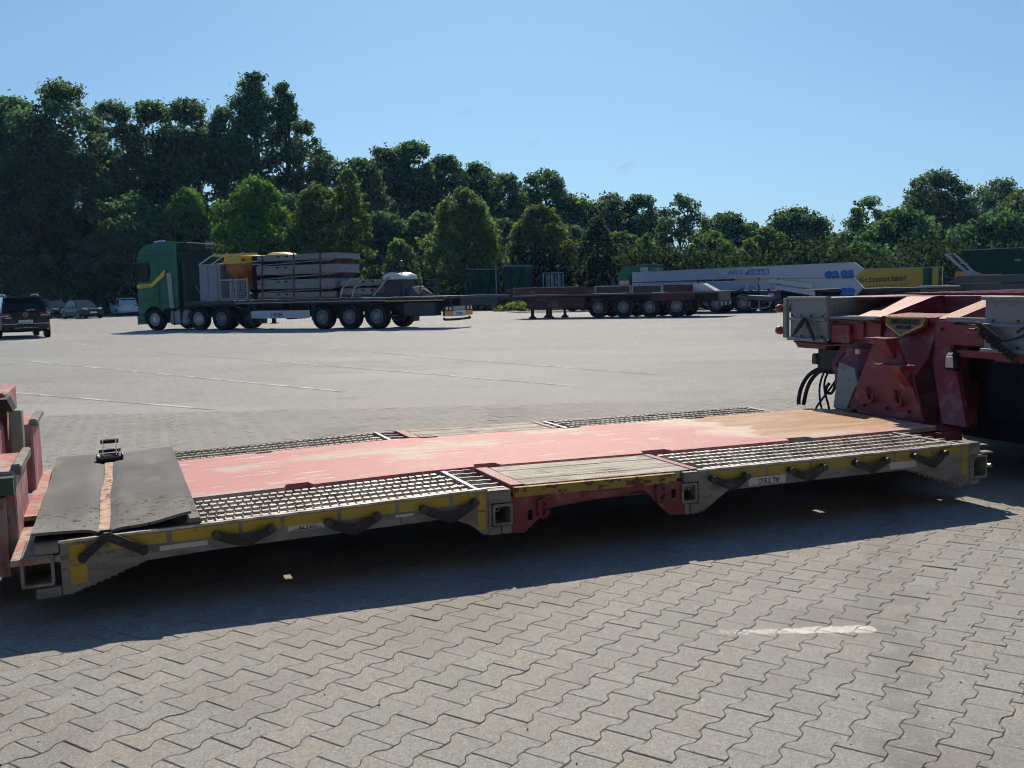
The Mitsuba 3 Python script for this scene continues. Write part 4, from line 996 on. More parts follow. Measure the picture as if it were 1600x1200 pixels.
# ---- what the flatbed carries
CX = Frame((TR.o[0], TR.o[1], 0), -24.38)
k = thing('steel_cabinet', 'blue-grey upright steel cabinet behind the green cab', 'cabinet')
put(k, MB().box(2.42, 3.50, .25, 1.45, 1.31, 2.96, .02), 'mat_pale_grey' if 0 else 'mat_gun_grey', TR); put(k + '__door', MB().box(2.47, 2.94, .235, .25, 1.40, 2.88), 'mat_gun_grey', TR); put(k + '__door', MB().box(2.97, 3.45, .235, .25, 1.40, 2.88), 'mat_gun_grey', TR); put(k + '__handle', MB().box(2.90, 2.92, .20, .235, 2.0, 2.3), 'mat_steel', TR)
k = thing('hopper', 'yellow and orange hopper in a white frame on the flatbed', 'hopper')
def lathe_at(m, prof, c, sides=20): return m.lathe(prof, 'z', c, sides)
put(k + '__bowl', lathe_at(MB(), [(.93, 2.93), (.95, 3.0), (.95, 3.26), (.90, 3.30), (0, 3.32)], (4.28, 1.25, 0)), 'mat_yellow_paint', TR, smooth=30)
put(k + '__cone', lathe_at(MB(), [(.0, 1.78), (.14, 1.80), (.16, 1.95), (.66, 2.30), (.92, 2.62), (.93, 2.93)], (4.32, 1.25, 0)), 'mat_silo_orange', TR, smooth=30)
put(k + '__rim', MB().box(3.28, 5.62, .2, .4, 3.28, 3.36), 'mat_yellow_paint', TR)
put(k + '__lettering', MB().text('7/8 B', .11, (4.72, .35, 3.03), (1, 0, 0), (0, 0, 1), .02, width=.30), 'mat_ink', TR)
for x in (3.52, 4.10, 4.42, 5.02):
    for y in (.28, 2.2): put(k + '__frame_post', MB().box(x, x + .07, y, y + .07, 1.30, 2.3 if x > 4 else 2.9), 'mat_pale_grey', TR)
for z in (1.34, 2.18): put(k + '__frame_rail', MB().box(3.52, 5.1, .28, .35, z, z + .07), 'mat_pale_grey', TR)
m = MB()
for i in range(9): m.box(4.18 + i * .09, 4.20 + i * .09, .30, .32, 1.42, 2.15)
for i in range(6): m.box(4.12, 5.02, .30, .32, 1.46 + i * .12, 1.48 + i * .12)
put(k + '__mesh_guard', m, 'mat_pale_grey', TR, kind='stuff')
for i, (x0, x1) in enumerate(((2.50, 3.42), (3.24, 4.12), (3.68, 5.0))):
    s_ = thing('tie_strap', ('pale tie strap slanting up to the hopper, first from the cab', 'pale tie strap slanting up to the hopper, second from the cab', 'pale tie strap slanting up to the hopper, third from the cab')[i], 'strap', 'straps tied over the hopper')
    put(s_, MB().bar((x0, .18, 2.93 - .0), (x1, .22, 3.40), .05, .03), 'mat_white_label', TR)
k = thing('dark_drum', 'dark navy drum with white bands between hopper and formwork', 'drum')
put(k, MB().lathe([(0, 1.31), (.38, 1.31), (.40, 1.4), (.40, 3.15), (.36, 3.22), (0, 3.24)], 'z', (5.36, .95, 0), 20), 'mat_navy_flap', TR, smooth=35)
for z in (2.84, 2.97): put(k + '__band', MB().lathe([(.402, z), (.41, z + .01), (.41, z + .05), (.402, z + .06)], 'z', (5.36, .95, 0), 20), 'mat_pale_grey', TR, smooth=35)
k = thing('yellow_tarpaulin', 'yellow folded tarpaulin on the formwork stack', 'tarpaulin')
put(k, MB().hull([(5.65, .9, 3.26), (6.9, .9, 3.26), (6.8, 2.0, 3.26), (5.7, 2.0, 3.26), (5.9, 1.1, 3.40), (6.4, 1.2, 3.39), (6.2, 1.8, 3.40)]), 'mat_yellow_paint', TR)
def formwork(z0, z1, s0, s1, label, dz=0.0, y0=.22, y1=2.15):
    k = thing('formwork_panel', label, 'formwork panel', 'formwork panels stacked on the flatbed')
    h = z1 - z0
    put(k + '__side_rail', MB().box(s0, s1, y0, y0 + .09, z0, z1, .008), 'mat_form_steel', TR); put(k + '__side_rail', MB().box(s0, s1, y1 - .09, y1, z0, z1, .008), 'mat_form_steel', TR)
    for x in np.linspace(s0, s1 - .09, 5): put(k + '__cross_rail', MB().box(x, x + .09, y0 + .09, y1 - .09, z0 + .02, z1 - .015), 'mat_form_steel', TR)
    put(k + '__face_sheet', MB().box(s0 + .02, s1 - .02, y0 + .05, y1 - .05, z1 - .014, z1 + .006), 'mat_form_steel', TR)
    if h > .28:
        put(k + '__side_rail_lip', MB().box(s0 + .02, s1 - .02, y0 - .014, y0 - .0005, z0 + h * .46, z0 + h * .52), 'mat_form_steel', TR)
    for x in (s0 + 1.05, s0 + 1.48): put(k + '__slot', MB().box(x, x + .16, y0 - .006, y0 - .001, z1 - .12, z1 - .05), 'mat_black', TR)
    m = MB()
    for i in range(int((s1 - s0) / .14)): m.box(s0 + .07 + .14 * i, s0 + .10 + .14 * i, y0 - .005, y0 - .001, z0 + .025, z0 + .045)
    put(k + '__rivet_row', m, 'mat_black', TR, kind='stuff')
formwork(1.36, 1.60, 5.66, 9.72, 'lowest grey steel formwork panel of the tall stack')
formwork(1.76, 2.15, 5.66, 9.72, 'grey steel formwork panel marked with a dark numeral, second from the bottom of the stack')
formwork(2.38, 2.76, 5.66, 9.72, 'third grey steel formwork panel from the bottom of the tall stack')
formwork(2.97, 3.22, 5.72, 9.78, 'topmost grey steel formwork panel of the tall stack')
put('formwork_panel_001__numeral', MB().text('2', .26, (7.52, .214, 1.82), (1, 0, 0), (0, 0, 1), .002, width=.13), 'mat_ink', TR)
i = 0
for z0, z1 in ((1.60, 1.76), (2.15, 2.38), (2.77, 2.97)):
    for x in (5.8, 7.6, 9.3):
        k = thing('timber_bearer', 'squared timber bearer at the %s in the %s gap of the formwork stack' % ({5.8: 'left end', 7.6: 'middle', 9.3: 'right end'}[x], {1.60: 'lowest', 2.15: 'middle', 2.77: 'top'}[z0]), 'timber', 'timber bearers in the tall formwork stack')
        put(k, MB().box(x, x + .1, .3, 2.1, z0 + .003, z1 - .012), 'mat_oxide_red', TR)
    k = thing('loose_plank', ('thin plank lying skewed above the lowest formwork panel', 'thin plank lying skewed above the second formwork panel', 'thin plank lying skewed above the third formwork panel')[i], 'plank')
    put(k, MB().hull([(5.8, .26, z0 + .01), (5.8, .30, z0 + .01), (9.6, .26, z1 - .05), (9.6, .30, z1 - .05), (5.8, .26, z0 + .05), (9.6, .26, z1 - .01), (5.8, .3, z0 + .05), (9.6, .3, z1 - .01)]), 'mat_form_steel', TR)
    i += 1
for i, (x, top) in enumerate(((5.95, 3.26), (7.62, 3.26), (8.98, 3.26))):
    k = thing('lashing_belt', ('brown lashing belt over the left end of the tall formwork stack', 'brown lashing belt over the middle of the tall formwork stack', 'brown lashing belt over the right part of the tall formwork stack')[i], 'strap')
    put(k, MB().bar((x - .03, .195, 1.2), (x + .06, .195, top), .05, .012, (0, 1, 0)).box(x + .03, x + .09, .195, 2.17, top - .01, top), 'mat_oxide_red', TR)
for z0, z1, s0, s1, lab in ((1.44, 1.70, 9.9, 11.4, 'short grey formwork beam low behind the tall stack'), (1.80, 2.05, 9.95, 11.5, 'short grey formwork beam on top of the low pile')):
    formwork(z0, z1, s0, s1, lab, y0=.3, y1=1.7)
for i, x in enumerate((10.05, 10.62)):
    k = thing('white_strap', ('white strap slanting over the low pile, left one', 'white strap slanting over the low pile, right one')[i], 'strap')
    put(k, MB().bar((x, .26, 1.70), (x + .48, .28, 2.10), .05, .02), 'mat_white_label', TR)
    put(k + '__tail', MB().bar((x + .02, .26, 1.69), (x + .02, .05, 1.32), .05, .012), 'mat_white_label', TR)
k = thing('dark_crate', 'dark crate under a pale tarpaulin near the end of the flatbed', 'crate')
put(k, MB().box(11.95, 12.75, .45, 1.7, 1.31, 2.02, .01), 'mat_trailer_dark', TR)
k = thing('pale_tarpaulin', 'pale silvery tarpaulin humped over the dark crate', 'tarpaulin')
a = np.linspace(0, np.pi, 9); rows = []
for y in np.linspace(.42, 1.75, 9): rows.append(np.stack([12.40 - .46 * np.cos(a) * (1 + .04 * np.sin(9 * y)), 0 * a + y, 2.03 + (.30 + .06 * np.sin(5 * y)) * np.sin(a) ** .8 * (1 - .25 * abs(y - 1.08))], 1))
v = np.vstack(rows); f = [[i * 9 + j, i * 9 + j + 1, (i + 1) * 9 + j + 1, (i + 1) * 9 + j] for i in range(8) for j in range(8)]
f += [[0, j + 1, j, 0] for j in range(1, 8)] + [[72, 72 + j, 72 + j + 1, 72] for j in range(1, 8)] + [[i * 9, (i + 1) * 9, (i + 1) * 9 + 8, i * 9 + 8] for i in range(8)]
put(k, MB().add(v, f), 'mat_white_paint', TR, smooth=60)
k = thing('steel_post', 'slanting pale strut leaning against the dark crate', 'strut')
put(k, MB().bar((11.55, .2, 1.32), (12.25, .4, 2.15), .07, .07), 'mat_pale_grey', TR)
k = thing('mesh_box', 'wire mesh box with scrap behind the dark crate', 'mesh box')
for x in (12.85, 13.62):
    for y in (.5, 1.9): put(k + '__post', MB().box(x, x + .05, y, y + .05, 1.31, 2.02), 'mat_dark_steel', TR)
for z in (1.36, 1.65, 1.98): put(k + '__rail', MB().box(12.85, 13.67, .5, .53, z, z + .03).box(13.64, 13.67, .53, 1.9, z, z + .03), 'mat_dark_steel', TR)
put(k + '__scrap', MB().hull([(12.9, .6, 1.32), (13.6, .6, 1.32), (13.6, 1.8, 1.32), (12.9, 1.8, 1.32), (13.0, .9, 1.7), (13.5, 1.0, 1.62), (13.2, 1.6, 1.75)]), 'mat_weight_grey', TR)
k = thing('round_mirror', 'small round dark lamp on a stalk above the pale tarpaulin', 'lamp')
put(k + '__stalk', MB().cyl((12.35, 1.3, 2.2), (12.35, 1.3, 2.6), .025, 6), 'mat_dark_steel', TR); put(k + '__head', MB().lathe([(0, -.05), (.13, -.04), (.14, .0), (.12, .06), (0, .08)], 'x', (12.35, 1.3, 2.70), 16), 'mat_dark_steel', TR, smooth=40)
# ---- the red flatbed with its legs down
RF = Frame((1.04, 50.79), -24.38)
RT = thing('red_flatbed_trailer', 'dull red flatbed trailer standing on four legs in the middle distance', 'trailer')
def q(n, mb, mat, parent=RT, fr=RF, **k): return put(parent + '__' + n, mb, mat, fr, **k)
q('deck', MB().box(-1.0, 9.4, .0, 2.5, 1.10, 1.18), 'mat_weight_grey')
q('side_board', MB().box(-.95, 2.45, .0, .05, 1.19, 1.53), 'mat_oxide_red'); q('side_board', MB().box(-.95, 2.45, 2.45, 2.5, 1.19, 1.53), 'mat_oxide_red')
q('board_cap', MB().box(-.95, 2.45, -.01, .06, 1.53, 1.555), 'mat_pale_grey')
q('side_board', MB().box(2.5, 3.3, .02, .06, 1.19, 1.50), 'mat_oxide_red')
for x0, x1 in ((3.38, 5.2), (5.25, 6.72)):
    q('stake_frame', MB().box(x0, x1, .0, .05, 1.52, 1.56), 'mat_pale_grey'); q('stake_frame', MB().box(x0, x0 + .06, .0, .05, 1.18, 1.56), 'mat_pale_grey'); q('stake_frame', MB().box(x1 - .05, x1, .0, .05, 1.18, 1.56), 'mat_pale_grey')
    q('stake_board', MB().box(x0 + .06, x1 - .05, .06, .09, 1.2, 1.50), 'mat_trailer_dark')
q('side_board', MB().box(6.8, 8.2, .02, .06, 1.19, 1.52), 'mat_oxide_red')
q('belly_box', MB().box(-.28, 2.82, .1, 2.4, .50, 1.06, .02), 'mat_oxide_red'); q('belly_rail', MB().box(-.2, 2.8, .06, .10, .80, .86), 'mat_oxide_red')
for x in (.0, .97, 2.75): q('belly_rib', MB().box(x - .04, x + .04, .06, .10, .5, 1.06), 'mat_oxide_red')
for x, y in ((.0, .12), (.97, .12), (.0, 2.1), (.97, 2.1)):
    lk = q('support_leg', MB().box(x - .06, x + .06, y, y + .12, .10, .6), 'mat_oxide_red')
    put(lk + '__foot', MB().hull([(x - .15, y - .08, 0), (x + .15, y - .08, 0), (x + .15, y + .2, 0), (x - .15, y + .2, 0), (x - .15, y - .08, .05), (x + .15, y - .08, .05), (x + .15, y + .2, .05), (x - .15, y + .2, .05), (x - .07, y, .14), (x + .07, y + .12, .14)]), 'mat_oxide_red', RF)
q('main_beam', MB().box(2.8, 9.3, .7, .85, .72, 1.10), 'mat_chassis'); q('main_beam', MB().box(2.8, 9.3, 1.65, 1.8, .72, 1.10), 'mat_chassis')
for x in (3.50, 4.80, 6.10, 7.40):
    wheel(RT, RF, x, .05 + .17, .505, .34, False, rim=.27); wheel(RT, RF, x, 2.45 - .17, .505, .34, True, rim=.27); q('axle', MB().cyl((x, .3, .5), (x, 2.2, .5), .07, 8), 'mat_chassis')
q('side_board', MB().box(6.2, 8.3, .03, .07, .80, 1.09), 'mat_oxide_red')
bk2 = q('tail_board', MB().box(9.38, 9.44, .05, 2.45, .74, 1.17), 'mat_weight_grey'); put(bk2 + '__light_bar', MB().box(9.40, 9.47, .1, 2.4, .50, .74), 'mat_chassis', RF)
for y in (.15, 1.0, 2.0): put(bk2 + '__lamp', MB().box(9.47, 9.49, y, y + .30, .53, .70, .004), 'mat_pale_grey', RF)
put(bk2 + '__lamp', MB().box(9.47, 9.49, .5, .75, .53, .70, .004), 'mat_tail_glass', RF)
k = thing('pale_board', 'pale board lying tilted on the red flatbed near its tail', 'board'); put(k, MB().hull([(7.8, .3, 1.56), (8.6, .3, 1.56), (7.8, 1.2, 1.56), (8.6, 1.2, 1.56), (8.5, .3, 1.19), (9.2, .3, 1.19), (8.5, 1.2, 1.22), (9.2, 1.2, 1.22)]), 'mat_white_label', RF)
k = thing('sawn_timber', 'yellowed sawn timbers lying on the red flatbed', 'timber'); put(k, MB().box(4.9, 6.1, .3, .6, 1.18, 1.29, .01), 'mat_webbing', RF)
k = thing('spare_beam', 'rusty beam lying on the front of the red flatbed', 'beam'); put(k, MB().box(1.6, 3.0, .4, .7, 1.18, 1.36, .01), 'mat_oxide_red', RF)
m = MB().box(6.9, 8.6, .25, .35, 1.18, 1.24)
k = thing('pale_batten', 'pale batten along the rear of the red flatbed', 'batten'); put(k, m, 'mat_white_label', RF)

# ---- a grey trailer with a pale tailboard, right behind the red one
GT = thing('tail_lift_trailer', 'dark trailer with a pale folded platform behind the red flatbed', 'trailer')
GF = Frame((12.35, 51.6), -24.38)
def g(n, mb, mat, **k): return put(GT + '__' + n, mb, mat, GF, **k)
g('platform', MB().prism([(-.9, .80), (-.75, .88), (.85, .80), (.85, .62), (-.1, .66)], .0, 2.3, 'y'), 'mat_pale_green' if 0 else 'mat_weight_grey'); g('platform_top', MB().hull([(-.7, .05, .885), (.8, .05, .815), (.8, 2.2, .815), (-.7, 2.2, .885), (-.7, .05, .90), (.8, .05, .83), (.8, 2.2, .83), (-.7, 2.2, .90)]), 'mat_pale_grey')
g('guard_bar', MB().tube([(-.2, .0, .60), (-.2, .0, .30), (-.1, .0, .22), (.6, .0, .24), (.8, .0, .34), (.85, .0, .58)], .03, 6), 'mat_pale_grey'); g('guard_bar', MB().box(.25, .30, -.02, .02, .24, .62), 'mat_pale_grey')
g('chassis', MB().box(-6.5, .6, .4, 2.2, .55, .8), 'mat_chassis'); g('deck', MB().box(-7.5, -1.0, .0, 2.5, 1.05, 1.17), 'mat_trailer_dark')
for x in (-.55, -1.9): wheel(GT, GF, x, .2, .48, .34); wheel(GT, GF, x, 2.2, .48, .34, True)

# ---- the crane girders on their trailer
GR = Frame((13.627, 53.767), -24.38)
CT = thing('girder_trailer', 'dark trailer under the white crane girders', 'trailer')
def c(n, mb, mat, parent=CT, **k): return put(parent + '__' + n, mb, mat, GR, **k)
c('deck', MB().box(-6.5, 9.5, .2, 2.7, .98, 1.10), 'mat_trailer_dark'); c('main_beam', MB().box(-6, 9, 1.0, 1.9, .6, .98), 'mat_chassis')
for x in (-.25, 1.1, 2.4, 3.7): wheel(CT, GR, x, .22 + .17, .46, .34, False, True); wheel(CT, GR, x, 2.5, .46, .34, True)
bk3 = c('light_bar', MB().box(-.45, .60, .08, .14, .34, .57), 'mat_chassis')
for x in (-.38, .0, .35): put(bk3 + '__lamp', MB().box(x, x + .22, .066, .08, .40, .52), 'mat_pale_grey', GR)
c('tail_panel', MB().box(-.45, .62, .16, .22, .58, 1.10), 'mat_weight_grey'); c('number_plate', MB().box(-.02, .28, .14, .16, .80, .95), 'mat_plate')
for x in (-3.8, -3.48, -.55, .45): c('stake', MB().box(x, x + .07, .16, .23, 1.1, 1.85), 'mat_dark_steel')
plain('mat_girder', (.40, .44, .49), .45)
def girder(name, z0, z1, y0, y1, s0, s1, label, tipz=None):
    k = thing(name, label, 'crane girder')
    t = tipz if tipz is not None else z0 + (z1 - z0) * .52
    a_, b_ = (z1 - t) * .95, (t - z0) * .95
    pl = [(s0, z0), (s1 - .42 * (1 if tipz is None else 1), z0), (s1, t), (s1 - .42, z1), (s0, z1)]
    return k, pl
k = thing('crane_girder', 'upper white crane girder with blue lettering', 'crane girder')
put(k, MB().prism([(-7.5, 1.71), (-1.0, 1.78), (4.28, 1.66), (4.72, 2.06), (4.30, 2.42), (-.67, 2.36), (-7.5, 2.24)], .15, .75, 'y'), 'mat_girder', GR)
put(k + '__top_flange', MB().prism([(-7.5, 2.242), (-.67, 2.362), (4.28, 2.422), (4.28, 2.445), (-.67, 2.385), (-7.5, 2.265)], .1, .8, 'y'), 'mat_girder', GR)
put(k + '__end_flange', MB().prism([(4.30, 2.42), (4.72, 2.065), (4.74, 2.085), (4.32, 2.447)], .12, .78, 'y'), 'mat_girder', GR)
put(k + '__lettering', MB().text('ABUS', .21, (-2.14, .146, 1.975), (1, 0, .03), (0, 0, 1), .003, width=.80), 'mat_blue_wrap', GR, label='blue maker lettering')
put(k + '__rating_plate', MB().prism([(-1.27, 1.945), (.03, 1.935), (.03, 2.255), (-1.06, 2.225)], .142, .149, 'y'), 'mat_blue_wrap', GR, label='blue load rating plate')
put(k + '__rating_text', MB().text('6.25t+6.25t', .17, (-1.0, .139, 1.99), (1, 0, .02), (0, 0, 1), .003, width=.98), 'mat_white_paint', GR)
k = thing('crane_girder', 'lower white crane girder with a blue wrapped foot', 'crane girder')
put(k, MB().prism([(-7.5, 1.15), (3.6, 1.12), (4.22, .62), (4.74, 1.13), (4.26, 1.64), (-7.5, 1.67)], .18, .80, 'y'), 'mat_girder', GR)
put(k + '__end_flange', MB().prism([(4.26, 1.64), (4.74, 1.13), (4.765, 1.13), (4.285, 1.66)], .15, .83, 'y'), 'mat_girder', GR)
put(k + '__end_flange', MB().prism([(4.22, .62), (4.74, 1.13), (4.765, 1.13), (4.245, .60)], .15, .83, 'y'), 'mat_girder', GR)
for i, (s0, s1, z0, z1, lab) in enumerate(((2.86, 3.58, 1.70, 2.06, 'left blue plastic wrap on the upper girder'), (3.66, 4.30, 1.68, 2.08, 'right blue plastic wrap on the upper girder'), (3.66, 4.34, .74, 1.16, 'blue plastic wrap on the lower girder'))):
    k = thing('blue_wrap', lab, 'plastic wrap')
    vv = MB().box(s0, s1, .02, .9, z0, z1, .07).get(); mm = trimesh.Trimesh(*vv).subdivide().subdivide(); P_ = np.array(mm.vertices); P_ += .035 * np.sin(P_[:, [2, 0, 1]] * 17 + 3)
    put(k, MB().add(P_, mm.faces), 'mat_blue_wrap', GR, smooth=25)
for i, (p0, p1, lab) in enumerate((((.0, 1.66), (2.25, 1.36), 'upper white saw-toothed stair string beside the girders'), ((.35, 1.30), (2.38, .98), 'lower white saw-toothed stair string beside the girders'))):
    k = thing('stair_string', lab, 'stair part'); n = 12
    pts = [(p0[0] + (p1[0] - p0[0]) * t / n, p0[1] + (p1[1] - p0[1]) * t / n) for t in range(n + 1)]
    up = []
    for a_, b_ in zip(pts[:-1], pts[1:]): up += [(a_[0], a_[1] + .05), (b_[0], a_[1] + .05), (b_[0], b_[1] + .02)]
    put(k, MB().prism(up + [(p1[0], p1[1] - .22), (p0[0], p0[1] - .12)], .02, .06, 'y'), 'mat_white_paint', GR)
    put(k + '__tread_edges', MB().prism([(p0[0], p0[1] - .02), (p1[0], p1[1] - .05), (p1[0], p1[1] - .22), (p0[0], p0[1] - .12)], .10, .9, 'y'), 'mat_girder', GR)
k = thing('grey_machine_part', 'bundle of grey steel fittings on the girder trailer', 'fittings')
for i in range(9):
    x, z = -1.6 + .32 * i + .1 * math.sin(i * 7), 1.2 + .25 * abs(math.sin(i * 3.1))
    put(k + '__fitting', MB().bar((x, .05 + .02 * i, z - .1), (x + .35 * math.cos(i), .1, z + .28 * math.sin(i * 2.1) + .12), .09, .07), ('mat_pale_grey', 'mat_white_paint', 'mat_dark_steel')[i % 3], GR)

# ---- green tractor and crate on the next trailer back
GC = Frame((7.931, 62.0), -24.38)
k = thing('green_cab_wreck', 'green cab body standing on a trailer behind the red flatbed', 'cab')
put(k, MB().prism([(-1.47, 1.50), (-1.44, 2.12), (-1.20, 2.66), (-.12, 2.76), (.55, 2.74), (.62, 2.2), (1.42, 2.16), (1.42, 1.50)], .2, 2.4, 'y'), 'mat_cab_green', GC)
put(k + '__roof', MB().box(-.15, .82, .15, 2.45, 2.73, 2.79, .01), 'mat_cab_green', GC); put(k + '__window', MB().box(-.02, .46, .17, .2, 2.36, 2.62), 'mat_pale_grey', GC)
put(k + '__seam', MB().box(-1.44, -.1, .185, .198, 2.13, 2.17), 'mat_cab_green_dark', GC); put(k + '__side_panel', MB().box(-.8, .3, .17, .198, 1.62, 2.08), 'mat_cab_green_dark', GC); put(k + '__foot_board', MB().box(-1.36, -.75, .12, .2, 1.6, 1.84, .02), 'mat_webbing', GC)
put(k + '__flat_panel', MB().box(.6, 1.40, .17, .198, 1.55, 2.12), 'mat_gun_grey' if 0 else 'mat_cab_green_dark', GC)
k = thing('dark_crate', 'dark square crate beside the green cab body', 'crate'); put(k, MB().box(1.58, 2.26, .1, 1.6, 1.50, 2.31, .01), 'mat_trailer_dark', GC)
k = thing('pale_fitting', 'small pale fitting with two spikes on the green cab body', 'fitting'); put(k, MB().box(.93, 1.36, .2, .7, 2.16, 2.30, .01), 'mat_pale_grey', GC)
for x in (1.05, 1.2): put(k + '__spike', MB().box(x, x + .04, .4, .44, 2.3, 2.56), 'mat_pale_grey', GC)
for i, x in enumerate((-1.92, -1.5)):
    k = thing('dark_post', ('dark twin post left of the green cab body', 'dark post against the green cab body')[i], 'post'); put(k, MB().box(x, x + .07, .3, .37, 1.5, 2.04).box(x + .14, x + .21, .3, .37, 1.5, 1.95), 'mat_dark_steel', GC)
BT = thing('back_row_trailer', 'dark low flatbed trailer under the green cab body', 'trailer')
put(BT + '__deck', MB().box(-9, 6, .0, 2.5, 1.28, 1.50), 'mat_trailer_dark', GC); put(BT + '__main_beam', MB().box(-9, 6, .6, 1.9, .8, 1.28), 'mat_chassis', GC)
for x in (-4.5, -3.2, 2.8, 4.1): wheel(BT, GC, x, .25, .5, .34); wheel(BT, GC, x, 2.25, .5, .34, True)

# ---- long dark low loader far behind the first truck
GL = Frame((-.779, 72.06), -24.38)
DT = thing('far_low_trailer', 'long dark green low trailer along the edge of the yard', 'trailer')
put(DT + '__deck', MB().box(-22, 1.1, .0, 2.6, .98, 1.12), 'mat_weight_grey', GL); put(DT + '__side', MB().box(-22, -.1, .05, 2.5, .36, .98), 'mat_trailer_dark', GL); put(DT + '__tail', MB().box(-.1, 1.0, .2, 2.4, .80, .98), 'mat_trailer_dark', GL)
put(DT + '__deck_rail', MB().box(-22, -7.6, .0, .1, 1.12, 1.42), 'mat_cab_green_dark', GL)
for x in (-18, -16.5, -3.4, -2.1): wheel(DT, GL, x, .25, .42, .34); wheel(DT, GL, x, 2.3, .42, .34, True)

# ---- green steel sheds and a rack at the tree line
SH_ = Frame((-.872, 85.0), -36)
def ribbed(k, s0, s1, z1, depth, mat='mat_cab_green_dark'):
    m = MB(); n = int((s1 - s0) / .16)
    for i in range(n):
        x = s0 + (s1 - s0) * i / n; w = (s1 - s0) / n
        m.prism([(x, 0), (x + w * .3, -.035), (x + w * .6, -.035), (x + w * .9, 0), (x + w * .9, .04), (x, .04)], .12, z1 - .1, 'z')
    put(k + '__wall', m, mat, SH_)
    put(k + '__body', MB().box(s0 + .01, s1 - .01, .045, depth, .05, z1 - .06), mat, SH_)
    put(k + '__roof', MB().prism([(s0 - .1, z1 - .1), (s1 + .1, z1 - .16), (s1 + .1, z1 - .08), (s0 - .1, z1 + .0)], -.1, depth, 'y'), 'mat_pale_green', SH_)
    put(k + '__corner_post', MB().box(s0 - .04, s0 + .06, -.05, .05, 0, z1 - .1), mat, SH_); put(k + '__corner_post', MB().box(s1 - .06, s1 + .04, -.05, .05, 0, z1 - .1), mat, SH_)
k = thing('green_shed', 'green corrugated shed at the tree line, left of the pair', 'shed'); ribbed(k, -3.4, -1.0, 3.28, 1.3)
k = thing('green_shed', 'taller green corrugated shed at the tree line, right of the pair', 'shed'); ribbed(k, .50, 2.55, 3.45, 1.3)
k = thing('lamp_post', 'thin grey post between the green sheds', 'post'); put(k, MB().cyl((.15, -.6, 0), (.15, -.6, 3.6), .06, 8), 'mat_gun_grey', SH_)
k = thing('bar_rack', 'rack of upright grey bars right of the green sheds', 'rack')
for x in np.r_[4.4, 4.75, 4.95, 5.2, 5.33, 5.6, 5.85, 6.0, 6.3]: put(k + '__bar', MB().box(x, x + .07, 0, .07, 0, 2.62 + .05 * math.sin(x * 9)), 'mat_gun_grey', SH_)
put(k + '__top_rail', MB().box(4.4, 6.37, -.02, .09, 2.66, 2.73), 'mat_gun_grey', SH_); put(k + '__foot_rail', MB().box(4.4, 6.37, -.02, .09, .3, .38), 'mat_gun_grey', SH_)

# ---- yellow counterweight trailer and the green bodies at the right
plain('mat_sign_yellow', (.74, .39, .035), .5)
YF = Frame((25.769, 60.0), -24.38)
YT = thing('yellow_box_trailer', 'yellow and green box trailer with black German lettering', 'trailer')
def y(n, mb, mat, **k): return put(YT + '__' + n, mb, mat, YF, **k)
y('body', MB().box(-12.5, -.30, .03, 2.5, .74, 2.16), 'mat_sign_yellow'); y('top_edge', MB().box(-12.5, -.28, .0, 2.5, 2.16, 2.20), 'mat_white_label')
y('end_band', MB().box(-1.34, -.82, .015, .03, .74, 2.16), 'mat_cab_green'); y('end_band', MB().box(-.50, -.30, .015, .03, .74, 2.16), 'mat_cab_green'); y('corner_post', MB().box(-1.00, -.92, .0, .014, .74, 2.16), 'mat_cab_green_dark')
y('lettering', MB().text('Schwerlast', .30, (-4.98, .025, 1.37), (1, 0, .03), (0, 0, 1), .004, bold=True, width=2.75), 'mat_ink', label='black lettering on the yellow side')
y('small_lettering', MB().text('Regensburg · Bremen · Riga', .11, (-4.55, .025, 1.08), (1, 0, .03), (0, 0, 1), .004, bold=False, width=2.35), 'mat_ink')
y('chassis', MB().box(-12, -.4, .3, 2.2, .45, .74), 'mat_cab_green_dark')
for x in (-3.4, -2.1, -9.0): wheel(YT, YF, x, .3, .45, .34); wheel(YT, YF, x, 2.2, .45, .34, True)
k = thing('yellow_low_body', 'low yellow body just behind the dark stacked slabs', 'body')
YF2 = Frame((27.6, 60.9), -24.38); put(k, MB().box(-.9, 1.6, .0, 2.0, .5, 1.86), 'mat_sign_yellow', YF2); put(k + '__top_edge', MB().box(-.9, 1.6, -.02, 2.0, 1.86, 1.90), 'mat_white_label', YF2)
DF = Frame((23.954, 50.0), -24.38)
k = thing('stacked_slab', 'upper dark ballast slab at the right behind the gooseneck', 'slab'); put(k, MB().prism([(-2.25, 1.30), (-1.95, 1.24), (8, 1.24), (8, 1.60), (-1.8, 1.60)], .0, 2.4, 'y'), 'mat_weight_grey', DF); put(k + '__top_edge', MB().box(-1.8, 8, -.02, 2.4, 1.60, 1.625), 'mat_pale_grey', DF)
k = thing('stacked_slab', 'lower dark ballast slab at the right behind the gooseneck', 'slab'); put(k, MB().box(-2.42, 8, .0, 2.4, .80, 1.19), 'mat_weight_grey', DF); put(k + '__lip', MB().box(-2.47, -2.1, -.02, .2, 1.14, 1.17), 'mat_pale_grey', DF)
ST_ = thing('slab_trailer', 'dark trailer under the stacked ballast slabs', 'trailer'); put(ST_ + '__deck', MB().box(-2.4, 8, .0, 2.5, .62, .78), 'mat_trailer_dark', DF)
for x in (-1.2, .1, 1.4): wheel(ST_, DF, x, .25, .4, .34); wheel(ST_, DF, x, 2.25, .4, .34, True)
